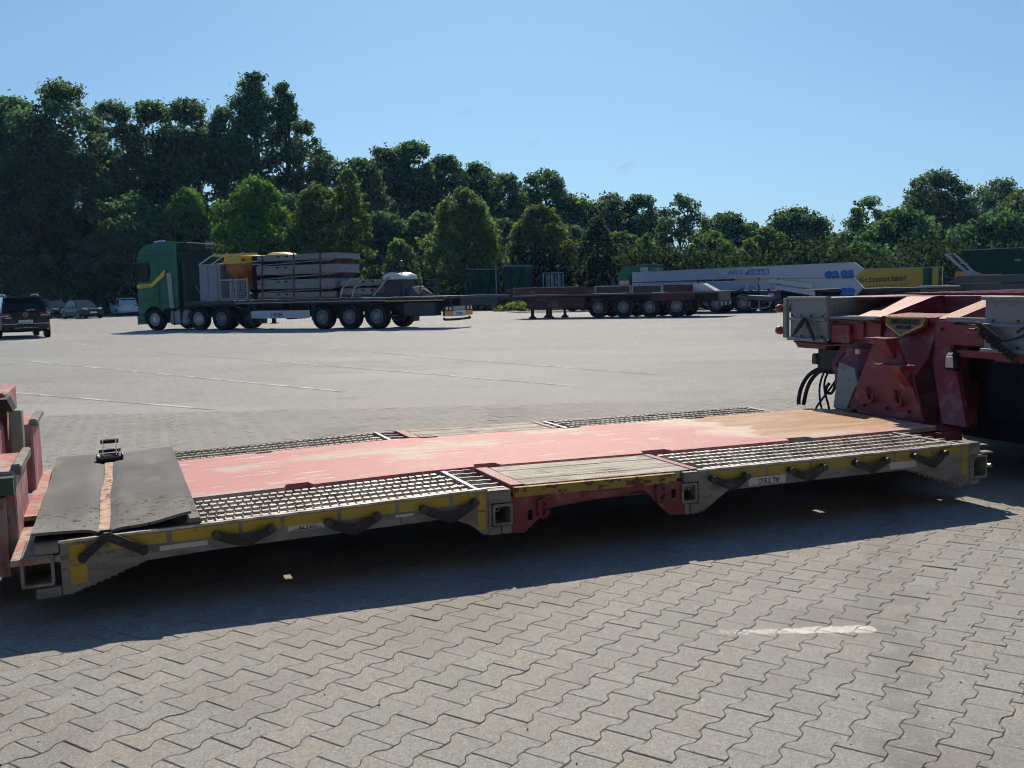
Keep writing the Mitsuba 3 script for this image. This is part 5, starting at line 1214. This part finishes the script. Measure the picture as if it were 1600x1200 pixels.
k = thing('green_box_body', 'large dark green box body on the slabs at the right edge', 'box body'); put(k, MB().prism([(-1.72, 2.86), (9, 2.98), (9, 1.64), (-1.10, 1.68), (-1.3, 1.9)], .1, 2.4, 'y'), 'mat_cab_green_dark', DF); put(k + '__top_edge', MB().prism([(-1.72, 2.865), (9, 2.985), (9, 3.02), (-1.72, 2.895)], .08, 2.42, 'y'), 'mat_pale_green', DF)
put(k + '__white_mark', MB().box(.72, .98, .085, .098, 2.28, 2.36), 'mat_pale_grey', DF)
k = thing('ramp_frame', 'grey folded loading ramp standing tilted before the green box body', 'ramp')
for y_ in (-.15, .55):
    put(k + '__rail', MB().bar((-2.38, y_, 2.72), (-1.25, y_, 1.64), .06, .14), 'mat_pale_grey', DF); put(k + '__rail', MB().bar((-1.98, y_, 2.72), (-1.05, y_, 1.75), .06, .10), 'mat_pale_grey', DF)
for t in np.linspace(0, 1, 7): put(k + '__rung', MB().box(-2.38 + 1.13 * t, -2.28 + 1.13 * t, -.15, .55, 2.68 - 1.08 * t, 2.73 - 1.08 * t), 'mat_gun_grey', DF)
put(k + '__head_bar', MB().box(-2.42, -1.96, -.18, .58, 2.70, 2.745), 'mat_pale_grey', DF); put(k + '__brace', MB().bar((-1.7, -.2, 2.25), (-1.35, -.2, 2.2), .06, .06).bar((-1.65, -.2, 2.0), (-1.2, -.2, 1.7), .06, .06), 'mat_pale_grey', DF)
put(k + '__foot', MB().prism([(-1.5, 1.64), (-.75, 1.64), (-.72, 1.70), (-1.3, 1.95)], -.2, .6, 'y'), 'mat_gun_grey', DF)

# ---- small low barrier and scrap behind the gooseneck
k = thing('beam_bundle', 'brownish steel beams with chains behind the gooseneck', 'beams')
BF = Frame((11.3, 22.5), -24.38)
put(k + '__beam', MB().box(-1.3, 3.2, .0, .4, .75, 1.03, .01), 'mat_weight_grey', BF); put(k + '__beam', MB().box(-1.2, 3.6, .5, .9, .95, 1.12, .01), 'mat_oxide_red', BF)
for x in (-.2, 1.0, 2.0):
    t = np.linspace(0, 1, 12); put(k + '__chain', MB().tube(np.stack([x + .8 * t, .1 + .3 * t, 1.05 + .03 * np.sin(t * 19)], 1), .018, 6), 'mat_pale_grey', BF, smooth=40)
for x in (-1.0, 2.4): put(k + '__trestle', MB().box(x, x + .12, .05, .85, 0, .75), 'mat_dark_steel', BF)
k = thing('pale_machine', 'pale machine housing peeping over the far fender', 'machine')
put(k, MB().box(-2.1, -1.3, .6, 1.4, .5, 1.33, .04), 'mat_weight_grey', BF); put(k + '__lid', MB().box(-2.15, -1.25, .55, 1.45, 1.33, 1.37, .01), 'mat_pale_grey', BF)
# ---------------------------------------------------------------- cars
def loft(sections):
    """sections: rings of equal length; closed ends."""
    r = np.array(sections, float); n, k = r.shape[:2]
    f = [[i * k + j, i * k + (j + 1) % k, (i + 1) * k + (j + 1) % k, (i + 1) * k + j] for i in range(n - 1) for j in range(k)]
    f = np.array(f); f = np.vstack([f[:, [0, 1, 2]], f[:, [0, 2, 3]]])
    c = [[0, j + 1, j] for j in range(1, k - 1)] + [[(n - 1) * k, (n - 1) * k + j, (n - 1) * k + j + 1] for j in range(1, k - 1)]
    return r.reshape(-1, 3), np.vstack([f, c])
def car(fr, name, label, paint, L, W, Hh, kind, group=None, plate='', face=None):
    """x forward, rear at 0."""
    k = thing(name, label, 'car', group)
    def put_(n, mb, mat, **kw): return put(k + '__' + n, mb, mat, fr, **kw)
    hw = W / 2
    belt = Hh * .60; clear = .20 if kind != 'suv' else .24
    hood = {'suv': Hh * .64, 'sedan': Hh * .62, 'estate': Hh * .62, 'hatch': Hh * .64}[kind]
    tail = {'suv': Hh * .66, 'sedan': Hh * .66, 'estate': Hh * .64, 'hatch': Hh * .66}[kind]
    # lower body: rings across the length
    xs = np.array([0, .03, .10, .22, .40, .60, .78, .90, .97, 1.0]) * L
    wd = np.array([.86, .93, .97, 1, 1, 1, .99, .96, .90, .80])
    top = np.interp(xs / L, [0, .05, .25, .6, .72, .93, 1], [tail * .93, tail, belt, belt, hood * 1.0, hood * .88, hood * .66])
    bot = np.interp(xs / L, [0, .08, .2, .85, .95, 1], [clear + .12, clear + .02, clear, clear, clear + .03, clear + .14])
    S = []
    for x, w, t, b in zip(xs, wd, top, bot):
        h = hw * w; mdl = b + (t - b) * .52
        prof = [(-h * .90, b), (-h * .985, b + .07), (-h, mdl - .10), (-h, mdl + .06), (-h * .965, t - .06), (-h * .90, t), (h * .90, t), (h * .965, t - .06), (h, mdl + .06), (h, mdl - .10), (h * .985, b + .07), (h * .90, b)]
        S.append([(x, y_, z_) for y_, z_ in prof])
    v, f = loft(S)
    body = trimesh.Trimesh(v, f, process=True)
    trimesh.repair.fix_normals(body)
    wr = .345 if kind == 'suv' else .31
    wx = (L * .20, L * .815)
    put_('body', MB().mesh(body), paint, smooth=35)
    # glasshouse
    g0, g1, r0, r1 = {'suv': (.03, .72, .12, .56), 'sedan': (.10, .74, .26, .54), 'estate': (.03, .74, .12, .54), 'hatch': (.02, .76, .12, .54)}[kind]
    ys = [(g0, .84, belt - .03), (g0 + (r0 - g0) * .5, .78, belt + (Hh - belt) * .55), (r0, .70, Hh - .035), (r0 + .06, .70, Hh), (r1 - .06, .70, Hh - .005), (r1, .70, Hh - .05), (r1 + (g1 - r1) * .5, .77, belt + (Hh - belt) * .5), (g1, .84, belt - .03)]
    S = []
    for u_, w, t in ys:
        h = hw * w; hb = hw * .90
        base = belt - .06
        S.append([(u_ * L, -hb, base), (u_ * L, -(hb + (h - hb) * .5), base + (t - base) * .5), (u_ * L, -h, t - .03), (u_ * L, -h * .88, t), (u_ * L, h * .88, t), (u_ * L, h, t - .03), (u_ * L, hb + (h - hb) * .5, base + (t - base) * .5), (u_ * L, hb, base)])
    v, f = loft(S)
    gh = trimesh.Trimesh(v, f, process=True); trimesh.repair.fix_normals(gh)
    put_('roof', MB().mesh(gh), paint, smooth=30)
    # windows are quads set just proud of the glasshouse
    def pane(pts, n='window', out=.006, mat='mat_car_glass'):
        p = np.array(pts, float); nn = np.cross(p[1] - p[0], p[2] - p[0]); nn /= np.linalg.norm(nn)
        c_ = np.array([L * .4, 0, belt]); nn *= np.sign(nn @ (p.mean(0) - c_))
        v, f = leaf(p + nn * .002, out); put_(n, MB().add(v, f), mat)
    def gp_(u_, z, side):
        # a point on the glasshouse side at length u_, height z
        t = (z - (belt - .06)) / (Hh - .03 - (belt - .06)); wv = np.interp(u_, [a[0] for a in ys], [a[1] for a in ys])
        return (u_ * L, side * hw * (.90 + (wv - .90) * t), z)
    zl, zh = belt + .015, Hh - .10
    for s in (-1, 1):
        rr = g0 + (r0 - g0) * .75; ff_ = r1 + (g1 - r1) * .12
        mid = (rr + ff_) / 2 + .01
        pane([gp_(g0 + (.09 if kind == 'sedan' else .05), zl, s), gp_(mid - .012, zl, s), gp_(mid - .012, zh, s), gp_(rr + .06, zh, s)], 'side_window')
        pane([gp_(mid + .012, zl, s), gp_(g1 - .06, zl, s), gp_(ff_ - .01, zh, s), gp_(mid + .012, zh, s)], 'side_window')
    def gl(u_, w, z, y_): return (u_ * L, y_ * hw * w, z)
    a, b, c2 = ys[0], ys[1], ys[2]
    pane([gl(g0 + (r0 - g0) * .12 - .004, .80, belt + .02, -1), gl(g0 + (r0 - g0) * .12 - .004, .80, belt + .02, 1), gl(g0 + (r0 - g0) * .88 - .006, .64, Hh - .09, 1), gl(g0 + (r0 - g0) * .88 - .006, .64, Hh - .09, -1)], 'rear_window', .012)
    pane([gl(g1 - (g1 - r1) * .10 + .004, .80, belt + .015, -1), gl(g1 - (g1 - r1) * .10 + .004, .80, belt + .015, 1), gl(r1 + (g1 - r1) * .12 + .006, .64, Hh - .07, 1), gl(r1 + (g1 - r1) * .12 + .006, .64, Hh - .07, -1)], 'windscreen', .012)
    for x in wx:
        for s in (-1, 1):
            m = MB(); an = np.linspace(0, 2 * np.pi, 21)
            m.lathe([(0, 0), (wr + .05, 0), (wr + .05, .01), (0, .012)], 'y', (x, s * (hw + .003) - (.01 if s > 0 else .0), wr), 22)
            put_('wheel_arch', m, 'mat_black')
            wheel(k, fr, x, s * (hw - .09), wr, .21, s > 0, True, rim=wr * .66)
    # lamps, plates, trims
    zt = tail * .86
    for s in (-1, 1):
        y0, y1 = sorted((s * hw * .56, s * hw * .90))
        put_('tail_light', MB().hull([(-.02 + .02, y0, zt - .07), (.0, y1, zt - .07), (-.015, y0, zt + .02), (.0, y1, zt + .05), (.18, s * hw * .97, zt - .07), (.18, s * hw * .97, zt + .08), (.05, y0, zt)]), 'mat_tail_glass')
        put_('tail_light_strip', MB().box(-.022, -.012, y0 + .02, y1 - .02, zt - .065, zt - .045), 'mat_lamp_glass')
        zf = hood * .80
        put_('headlight', MB().hull([(L * .995, s * hw * .42, zf - .02), (L * .985, s * hw * .80, zf - .01), (L * .985, s * hw * .44, zf + .09), (L * .96, s * hw * .82, zf + .12), (L * .93, s * hw * .93, zf + .06), (L * .96, s * hw * .5, zf)]), 'mat_lamp_glass')
        put_('mirror', MB().hull([(L * .66, s * (hw + .0), belt + .03), (L * .66, s * (hw + .18), belt + .04), (L * .66, s * (hw + .17), belt + .17), (L * .69, s * (hw + .15), belt + .05), (L * .69, s * (hw + .14), belt + .15), (L * .66, s * (hw + .02), belt + .15)]), paint)
    put_('front_grille', MB().box(L * .985, L * 1.004, -hw * .40, hw * .40, hood * .70, hood * .82, .01), 'mat_black'); put_('grille_bar', MB().box(L * 1.0, L * 1.008, -hw * .38, hw * .38, hood * .82, hood * .85), 'mat_chrome')
    pk = put_('front_plate', MB().box(L * 1.0, L * 1.012, -.26, .26, .42, .53), 'mat_plate')
    pr = put_('rear_plate', MB().box(-.035, -.02, -.26, .26, zt - .34, zt - .23), 'mat_plate')
    if plate: put(pr + '__lettering', MB().text(plate, .075, (-.037, .22, zt - .325), (0, -1, 0), (0, 0, 1), .002, width=.44), 'mat_ink', fr)
    put_('bumper', MB().box(-.045, .12, -hw * .90, hw * .90, clear + .16, clear + .34, .04), 'mat_black' if kind == 'suv' else paint)
    put_('seam', MB().box(L * .43, L * .433, -hw - .002, -hw + .01, clear + .2, belt - .02), 'mat_black'); put_('seam', MB().box(L * .43, L * .433, hw - .01, hw + .002, clear + .2, belt - .02), 'mat_black')
    if kind in ('suv', 'estate'):
        for s in (-1, 1): put_('roof_rail', MB().tube([(r0 * L + .1, s * hw * .62, Hh - .03), (r0 * L + .2, s * hw * .62, Hh + .045), (.3 * L, s * hw * .63, Hh + .06), (r1 * L - .1, s * hw * .62, Hh + .03), (r1 * L, s * hw * .62, Hh - .04)], .022, 6), 'mat_chrome', smooth=50)
    if kind == 'suv':
        put_('chrome_strip', MB().box(-.055, -.03, -hw * .86, hw * .86, clear + .35, clear + .375, .006), 'mat_chrome'); put_('chrome_strip', MB().box(-.05, -.03, -hw * .45, hw * .45, clear + .19, clear + .205), 'mat_steel')
        a_ = np.linspace(0, 2 * np.pi, 21); put_('badge', MB().tube(np.stack([0 * a_ - .03, .075 * np.cos(a_), zt - .02 + .075 * np.sin(a_)], 1), .010, 6, cap=False).tube([(-.03, .055, zt + .02), (-.03, .025, zt - .03), (-.03, 0, zt + .0), (-.03, -.025, zt - .03), (-.03, -.055, zt + .02)], .007, 5), 'mat_chrome', label='round maker badge')
        put_('script', MB().box(-.03, -.02, .50, .78, zt - .15, zt - .125), 'mat_chrome')
        put_('roof_spoiler', MB().hull([(.03 * L + .12, -hw * .66, Hh - .12), (.03 * L + .12, hw * .66, Hh - .12), (.14 * L, -hw * .68, Hh - .02), (.14 * L, hw * .68, Hh - .02), (.10 * L, -hw * .66, Hh - .12), (.10 * L, hw * .66, Hh - .12), (.06 * L, hw * .6, Hh - .06), (.06 * L, -hw * .6, Hh - .06)]), 'mat_car_black')
        put_('wiper', MB().bar((.02 * L, -.05, belt + .10), (.028 * L, -.40, belt + .13), .02, .02), 'mat_chrome'); put_('aerial', MB().bar((.16 * L, 0, Hh), (.12 * L, 0, Hh + .16), .012, .012), 'mat_black')
        put_('door_handle', MB().box(L * .36, L * .40, hw - .005, hw + .02, belt - .12, belt - .09), 'mat_chrome')
    return k
SUV = car(Frame((-19.56, 41.07), 123), 'parked_car', 'black SUV with roof rails seen from behind, at the left edge', 'mat_car_black', 4.80, 1.98, 1.73, 'suv', plate='DLWG 1450')
car(Frame((-39.2, 85.8), -48), 'parked_car', 'dark estate car whose windscreen glints, just right of the black SUV', 'mat_car_charcoal', 4.6, 1.80, 1.48, 'estate')
car(Frame((-35.2, 81.6), -46), 'parked_car', 'dark saloon with its glinting windscreen and grille towards the camera', 'mat_car_charcoal', 4.5, 1.76, 1.46, 'sedan')
car(Frame((-32.0, 85.5), 122), 'parked_car', 'silver hatchback half hidden by the green truck', 'mat_car_silver', 4.0, 1.74, 1.52, 'hatch')
# ---------------------------------------------------------------- trees round the yard
scene['mat_leaf'] = {'type': 'principledthin', 'base_color': {'type': 'mesh_attribute', 'name': 'vertex_color'}, 'roughness': .55, 'spec_trans': 0.0, 'diff_trans': 1.45, 'eta': 1.4}
def bark(p, n, uv):
    return mix((.045, .036, .028), (.085, .07, .055), fbm(p.x * 3, p.y * 3, p.z * .8, 3))
textured('mat_bark', bark, rough=.95, spec=.1)
tr = np.random.default_rng(41)
def unit(n):
    v = tr.normal(size=(n, 3)); return v / np.linalg.norm(v, axis=1, keepdims=True)
def leaves(cent, nrm, size, tint, spread=.14):
    """One bent leaf spray per centre: four triangles."""
    n = len(cent)
    a = np.cross(nrm, unit(n)); a /= np.linalg.norm(a, axis=1, keepdims=True) + 1e-9
    b = np.cross(nrm, a)
    s = size * (.65 + .7 * tr.random((n, 1)))
    p = np.stack([cent - a * s * .62 - b * s * .30, cent + a * s * .66, cent + b * s * .52 - a * s * .22 + nrm * s * .12], 1)
    F = np.arange(3 * n).reshape(-1, 3)
    c = np.array(tint) * (1 + spread * tr.normal(size=(n, 1))) * (1 + .06 * tr.normal(size=(n, 3)))
    return p.reshape(-1, 3), F, np.repeat(np.clip(c, .004, .5), 3, 0)
def profile(kind, u):
    """Crown half width (0..1) at height u (0 low .. 1 top)."""
    if kind == 'P': return np.interp(u, [0, .25, .6, .85, 1], [.8, 1, .95, .70, .25])
    if kind in 'LD': return np.interp(u, [0, .08, .25, .5, .75, .92, 1], [.70, .92, 1, .93, .70, .40, .12] if kind == 'L' else [.62, .88, 1, .86, .56, .26, .06])
    if kind == 'F': return np.interp(u, [0, .3, .55, .8, .95, 1], [1, .95, .75, .48, .25, .08])
    if kind == 'S': return np.interp(u, [0, .4, .8, 1], [.9, 1, .7, .3])
    return np.interp(u, [0, .2, .5, .75, .92, 1], [.70, .92, 1, .88, .58, .25])
KIND = {'A': ('broad_tree', 'tree'), 'H': ('airy_tree', 'tree'), 'P': ('tall_tree', 'tree'), 'L': ('linden_tree', 'tree'), 'D': ('linden_tree', 'tree'), 'F': ('cone_tree', 'tree'), 'S': ('bush', 'bush')}
def tree(i, kind, x, y, h, hw, label):
    k = thing(KIND[kind][0], label, KIND[kind][1], 'bushes at the foot of the wood' if kind == 'S' else 'trees behind the yard')
    low = {'A': .10, 'H': .22, 'P': .25, 'L': .20, 'D': .14, 'F': .12, 'S': .0}[kind] * h
    lean = tr.normal(0, .02, 2)
    # lobes: boughs of leaves pushed out to the crown's outline
    hw *= {'A': 1.22, 'H': 1.0, 'P': 1.15, 'L': 1.08, 'D': 1.0, 'F': 1.0, 'S': 1.2}[kind]
    nl = {'A': 120, 'H': 46, 'P': 90, 'L': 120, 'D': 100, 'F': 170, 'S': 26}[kind]
    lob, lr = [], []
    for j in range(nl):
        u = tr.random() ** (.8 if kind != 'H' else .7)
        w = profile(kind, u) * hw
        a = tr.random() * 2 * np.pi; r = w * np.sqrt(tr.uniform(.05, 1)) * .92
        R = (.19 if kind in 'LDF' else .25) * hw * tr.uniform(.5, 1.3) * (1.0 if u < .85 else .7)
        if kind == 'P': R = .38 * hw * tr.uniform(.5, 1.2)
        z = low + u * (h - low - R * .8)
        lob.append((x + r * np.cos(a), y + r * np.sin(a), z)); lr.append(R)
    # the top and the outline's corners
    for u in np.linspace(.15, 1, 7):
        for s in (-1, 1):
            R = (.19 if kind in 'LDF' else .30) * hw * tr.uniform(.7, 1.1)
            lob.append((x + s * (profile(kind, u) * hw - R * .6) * tr.uniform(.75, 1.02), y + tr.normal(0, .3) * hw, low + u * (h - low) - R)); lr.append(R)
    lob, lr = np.array(lob), np.array(lr)
    size = {'A': .34, 'H': .30, 'P': .33, 'L': .235, 'D': .22, 'F': .29, 'S': .28}[kind] * (.8 + y / 500)
    dens = {'A': 2.2, 'H': 1.9, 'P': 2.2, 'L': 2.5, 'D': 2.8, 'F': 2.1, 'S': 2.3}[kind]
    C, N, Tn = [], [], []
    base = np.array({'A': (.098, .182, .076), 'H': (.104, .186, .088), 'P': (.096, .178, .086), 'L': (.128, .222, .058), 'D': (.070, .120, .060), 'F': (.056, .104, .042), 'S': (.070, .112, .050)}[kind])
    base = base * np.clip(np.array([1 + .07 * tr.normal(), 1 + .06 * tr.normal(), 1 + .08 * tr.normal()]), .8, 1.2)
    for c, R in zip(lob, lr):
        n = max(12, int(dens * 4 * np.pi * R * R / (size * size * .5) * .32))
        d = unit(n); rr = R * (tr.random((n, 1)) ** .30) * (1 + .26 * tr.normal(size=(n, 1)))
        pos = c + d * rr * [1, 1, .82]
        nn = d * .55 + unit(n) * .75 + [0, 0, .35]
        C.append(pos); N.append(nn / np.linalg.norm(nn, axis=1, keepdims=True))
        Tn.append(np.tile(base * (1 + .13 * tr.normal()), (n, 1)))
    C, N, Tn = np.vstack(C), np.vstack(N), np.vstack(Tn)
    ok = C[:, 2] > .1
    v, f, col = leaves(C[ok], N[ok], size, Tn[ok])
    put(k + '__crown', (v, f), 'mat_leaf', color=col)
    m = MB(); r0 = .018 * h + .04
    zz_ = np.linspace(-.1, h * .72, 7)
    m.tube(np.stack([x + lean[0] * zz_ + .08 * np.sin(zz_), y + lean[1] * zz_, zz_], 1), np.linspace(r0, r0 * .25, 7), 7)
    for j in tr.choice(len(lob), min(9, len(lob)), replace=False):
        z0 = min(h * .55, max(low * .9 + .3, lob[j][2] * .6)); p0 = np.array([x + lean[0] * z0, y + lean[1] * z0, z0])
        m.tube([p0, p0 * .5 + lob[j] * .5 + [0, 0, .06 * h], lob[j]], [r0 * .42, r0 * .26, r0 * .08], 5)
    put(k + '__trunk', m, 'mat_bark')
    return len(f)
TREES = [('A', -50.3, 96, 20.4, 3.6), ('A', -47.4, 100, 21.1, 3.9), ('A', -42.3, 98, 22.2, 4.4), ('A', -39.5, 104, 21.5, 3), ('A', -36.9, 108, 21.9, 3.3), ('A', -32.3, 106, 21.7, 4), ('A', -29.6, 108, 21, 3), ('P', -27.1, 112, 25.5, 2.7), ('P', -24, 113, 24.5, 1.7), ('A', -21.6, 110, 19.9, 2.5), ('A', -18.6, 106, 16, 2.4), ('A', -15.6, 108, 15.5, 3.1), ('A', -13.5, 114, 17.6, 3.2), ('A', -10.7, 116, 18.3, 3.5), ('A', -6.8, 117, 16.9, 3.4), ('A', -3.5, 118, 16.1, 3.4), ('A', -0.3, 116, 14.6, 2.6), ('A', 4.7, 122, 15.6, 3.5), ('A', 8.6, 122, 12.2, 3.1), ('A', 12.4, 124, 12.6, 3.6), ('A', 16.2, 126, 12.7, 2.9), ('H', 19, 112, 11.3, 3.2), ('A', 27.3, 130, 10.5, 3.9), ('A', 30.8, 132, 9.3, 2.5), ('A', 31.6, 112, 9.8, 3.5), ('A', 39.6, 124, 7.4, 2.7), ('H', 41.1, 118, 11.1, 2.8), ('A', 42.8, 112, 9.4, 4.1), ('A', 50.9, 122, 14.4, 3.7), ('H', 54.9, 124, 12.8, 3), ('H', 56.6, 118, 12.8, 3.9), ('A', 56.6, 112, 11.2, 3.5), ('A', 62.2, 115, 12.2, 4.4), ('F', -42.9, 93, 16.2, 5.5), ('L', -29.2, 94, 11.5, 2.7), ('L', -22.1, 90, 12.0, 3.9), ('L', -17.2, 93, 11.4, 3.3), ('L', -14.3, 92, 12.6, 2.3), ('L', -9.5, 89, 6.1, 1.8), ('L', -3.9, 90, 10.5, 3.5), ('L', 2.9, 93, 9.1, 3.1), ('D', 7.9, 91, 7.8, 2.5), ('L', 12.3, 92, 6.1, 1.7), ('L', 19.3, 98, 6.5, 3), ('L', 24.8, 98, 6.9, 2.7), ('A', 33.7, 98, 5.1, 3.2), ('L', 31.6, 100, 4.8, 2.1), ('A', 47.9, 100, 7.9, 3.8), ('L', -49.9, 94, 17.3, 4.1), ('S', -36.6, 92, 5.6, 2.9), ('S', -32.6, 92, 5.8, 2.6), ('A', -34.7, 95, 11.2, 3.6), ('A', -39.9, 96, 9.7, 3), ('A', -27.9, 96, 9.4, 2.7), ('A', -21.1, 98, 11.2, 3.1), ('A', -12.2, 100, 9.3, 2.8), ('A', -8.6, 102, 9.4, 2.6), ('A', -1, 104, 8.7, 2.6), ('A', -14.2, 96, 6.1, 2.2), ('A', 6.4, 108, 8.1, 2.5), ('A', 12, 110, 7.4, 2.5), ('A', 17.9, 112, 5, 2.5), ('A', 25.6, 112, 5.5, 2.5), ('A', 30.8, 108, 4.9, 2.7), ('A', 39.8, 100, 3.7, 3.2), ('A', 50.9, 112, 4.9, 2.8)]
_far = {'A': 'broad dark green tree', 'H': 'airy see-through tree', 'P': 'tall narrow tree', 'L': 'yellowish green ovate linden', 'D': 'dark dense cone-shaped linden', 'F': 'big dark cone-shaped tree', 'S': 'dark bush'}
def where(x, y):
    s = x / y
    a = 'at the left edge' if s < -.42 else 'behind the parked cars' if s < -.33 else 'behind the green truck' if s < -.2 else 'behind the loaded flatbed' if s < -.06 else 'behind the green sheds' if s < .06 else 'behind the red flatbed' if s < .17 else 'behind the white girders' if s < .33 else 'behind the yellow trailer' if s < .42 else 'at the right edge'
    return a
_seen = {}
_ord = sorted(range(len(TREES)), key=lambda i: TREES[i][1] / TREES[i][2])
_lab = {}
for i in _ord:
    kd, x, y, h, hw = TREES[i]
    row = 'in the front row' if y < 95 else 'in the middle row' if y < 104 else 'in the back row'
    w = _far[kd] + ' ' + where(x, y) + ' ' + row
    _seen.setdefault(w, []).append(i)
for w, ii in _seen.items():
    for j, i in enumerate(ii):
        n = len(ii)
        _lab[i] = w if n == 1 else w + ', ' + (('left one', 'right one')[j] if n == 2 else ('%s from the left' % ('first', 'second', 'third', 'fourth', 'fifth', 'sixth', 'seventh')[j]))
for i, (kd, x, y, h, hw) in enumerate(TREES):
    tree(i, kd, x, y, h, hw, _lab[i])
# undergrowth at the foot of the wood, and the rough grass along the edge of the yard
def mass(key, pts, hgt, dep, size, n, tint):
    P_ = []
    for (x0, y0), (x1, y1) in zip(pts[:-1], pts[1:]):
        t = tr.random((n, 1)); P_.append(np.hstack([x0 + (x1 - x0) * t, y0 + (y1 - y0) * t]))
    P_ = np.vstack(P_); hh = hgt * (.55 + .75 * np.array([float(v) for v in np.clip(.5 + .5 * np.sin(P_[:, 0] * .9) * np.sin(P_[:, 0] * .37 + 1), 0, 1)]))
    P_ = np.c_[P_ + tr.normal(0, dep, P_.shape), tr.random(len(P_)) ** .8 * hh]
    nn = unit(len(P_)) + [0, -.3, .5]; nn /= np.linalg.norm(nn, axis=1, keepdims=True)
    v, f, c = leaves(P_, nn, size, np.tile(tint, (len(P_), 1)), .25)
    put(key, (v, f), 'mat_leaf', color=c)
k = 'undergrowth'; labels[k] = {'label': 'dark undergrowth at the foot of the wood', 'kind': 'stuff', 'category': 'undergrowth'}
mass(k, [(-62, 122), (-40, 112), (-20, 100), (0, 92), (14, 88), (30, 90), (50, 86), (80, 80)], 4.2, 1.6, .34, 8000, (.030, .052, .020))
k = 'verge_grass'; labels[k] = {'label': 'rough grass along the edge of the yard', 'kind': 'stuff', 'category': 'grass'}
mass(k, [(-60, 115.5), (-30, 94.2), (-4, 75.8), (4, 69.6), (14, 63), (30, 52), (45, 40)], .42, .9, .22, 2600, (.075, .105, .030))
k = thing('grass_tuft', 'bright weedy grass clump between the far low trailer and the red flatbed', 'grass clump')
_n = 420; P_ = np.c_[tr.uniform(-1.1, 1.5, _n), 69 + tr.normal(0, .5, _n) - .0, np.zeros(_n)]; P_[:, 2] = tr.random(_n) * (.55 * np.exp(-((P_[:, 0] - .5) / 1.0) ** 2) + .12)
nn = unit(_n) + [0, -.2, .3]; nn /= np.linalg.norm(nn, axis=1, keepdims=True)
v, f, c_l = leaves(P_, nn, .20, np.tile((.13, .17, .045), (_n, 1)), .2); put(k + '__blades', (v, f), 'mat_leaf', color=c_l)
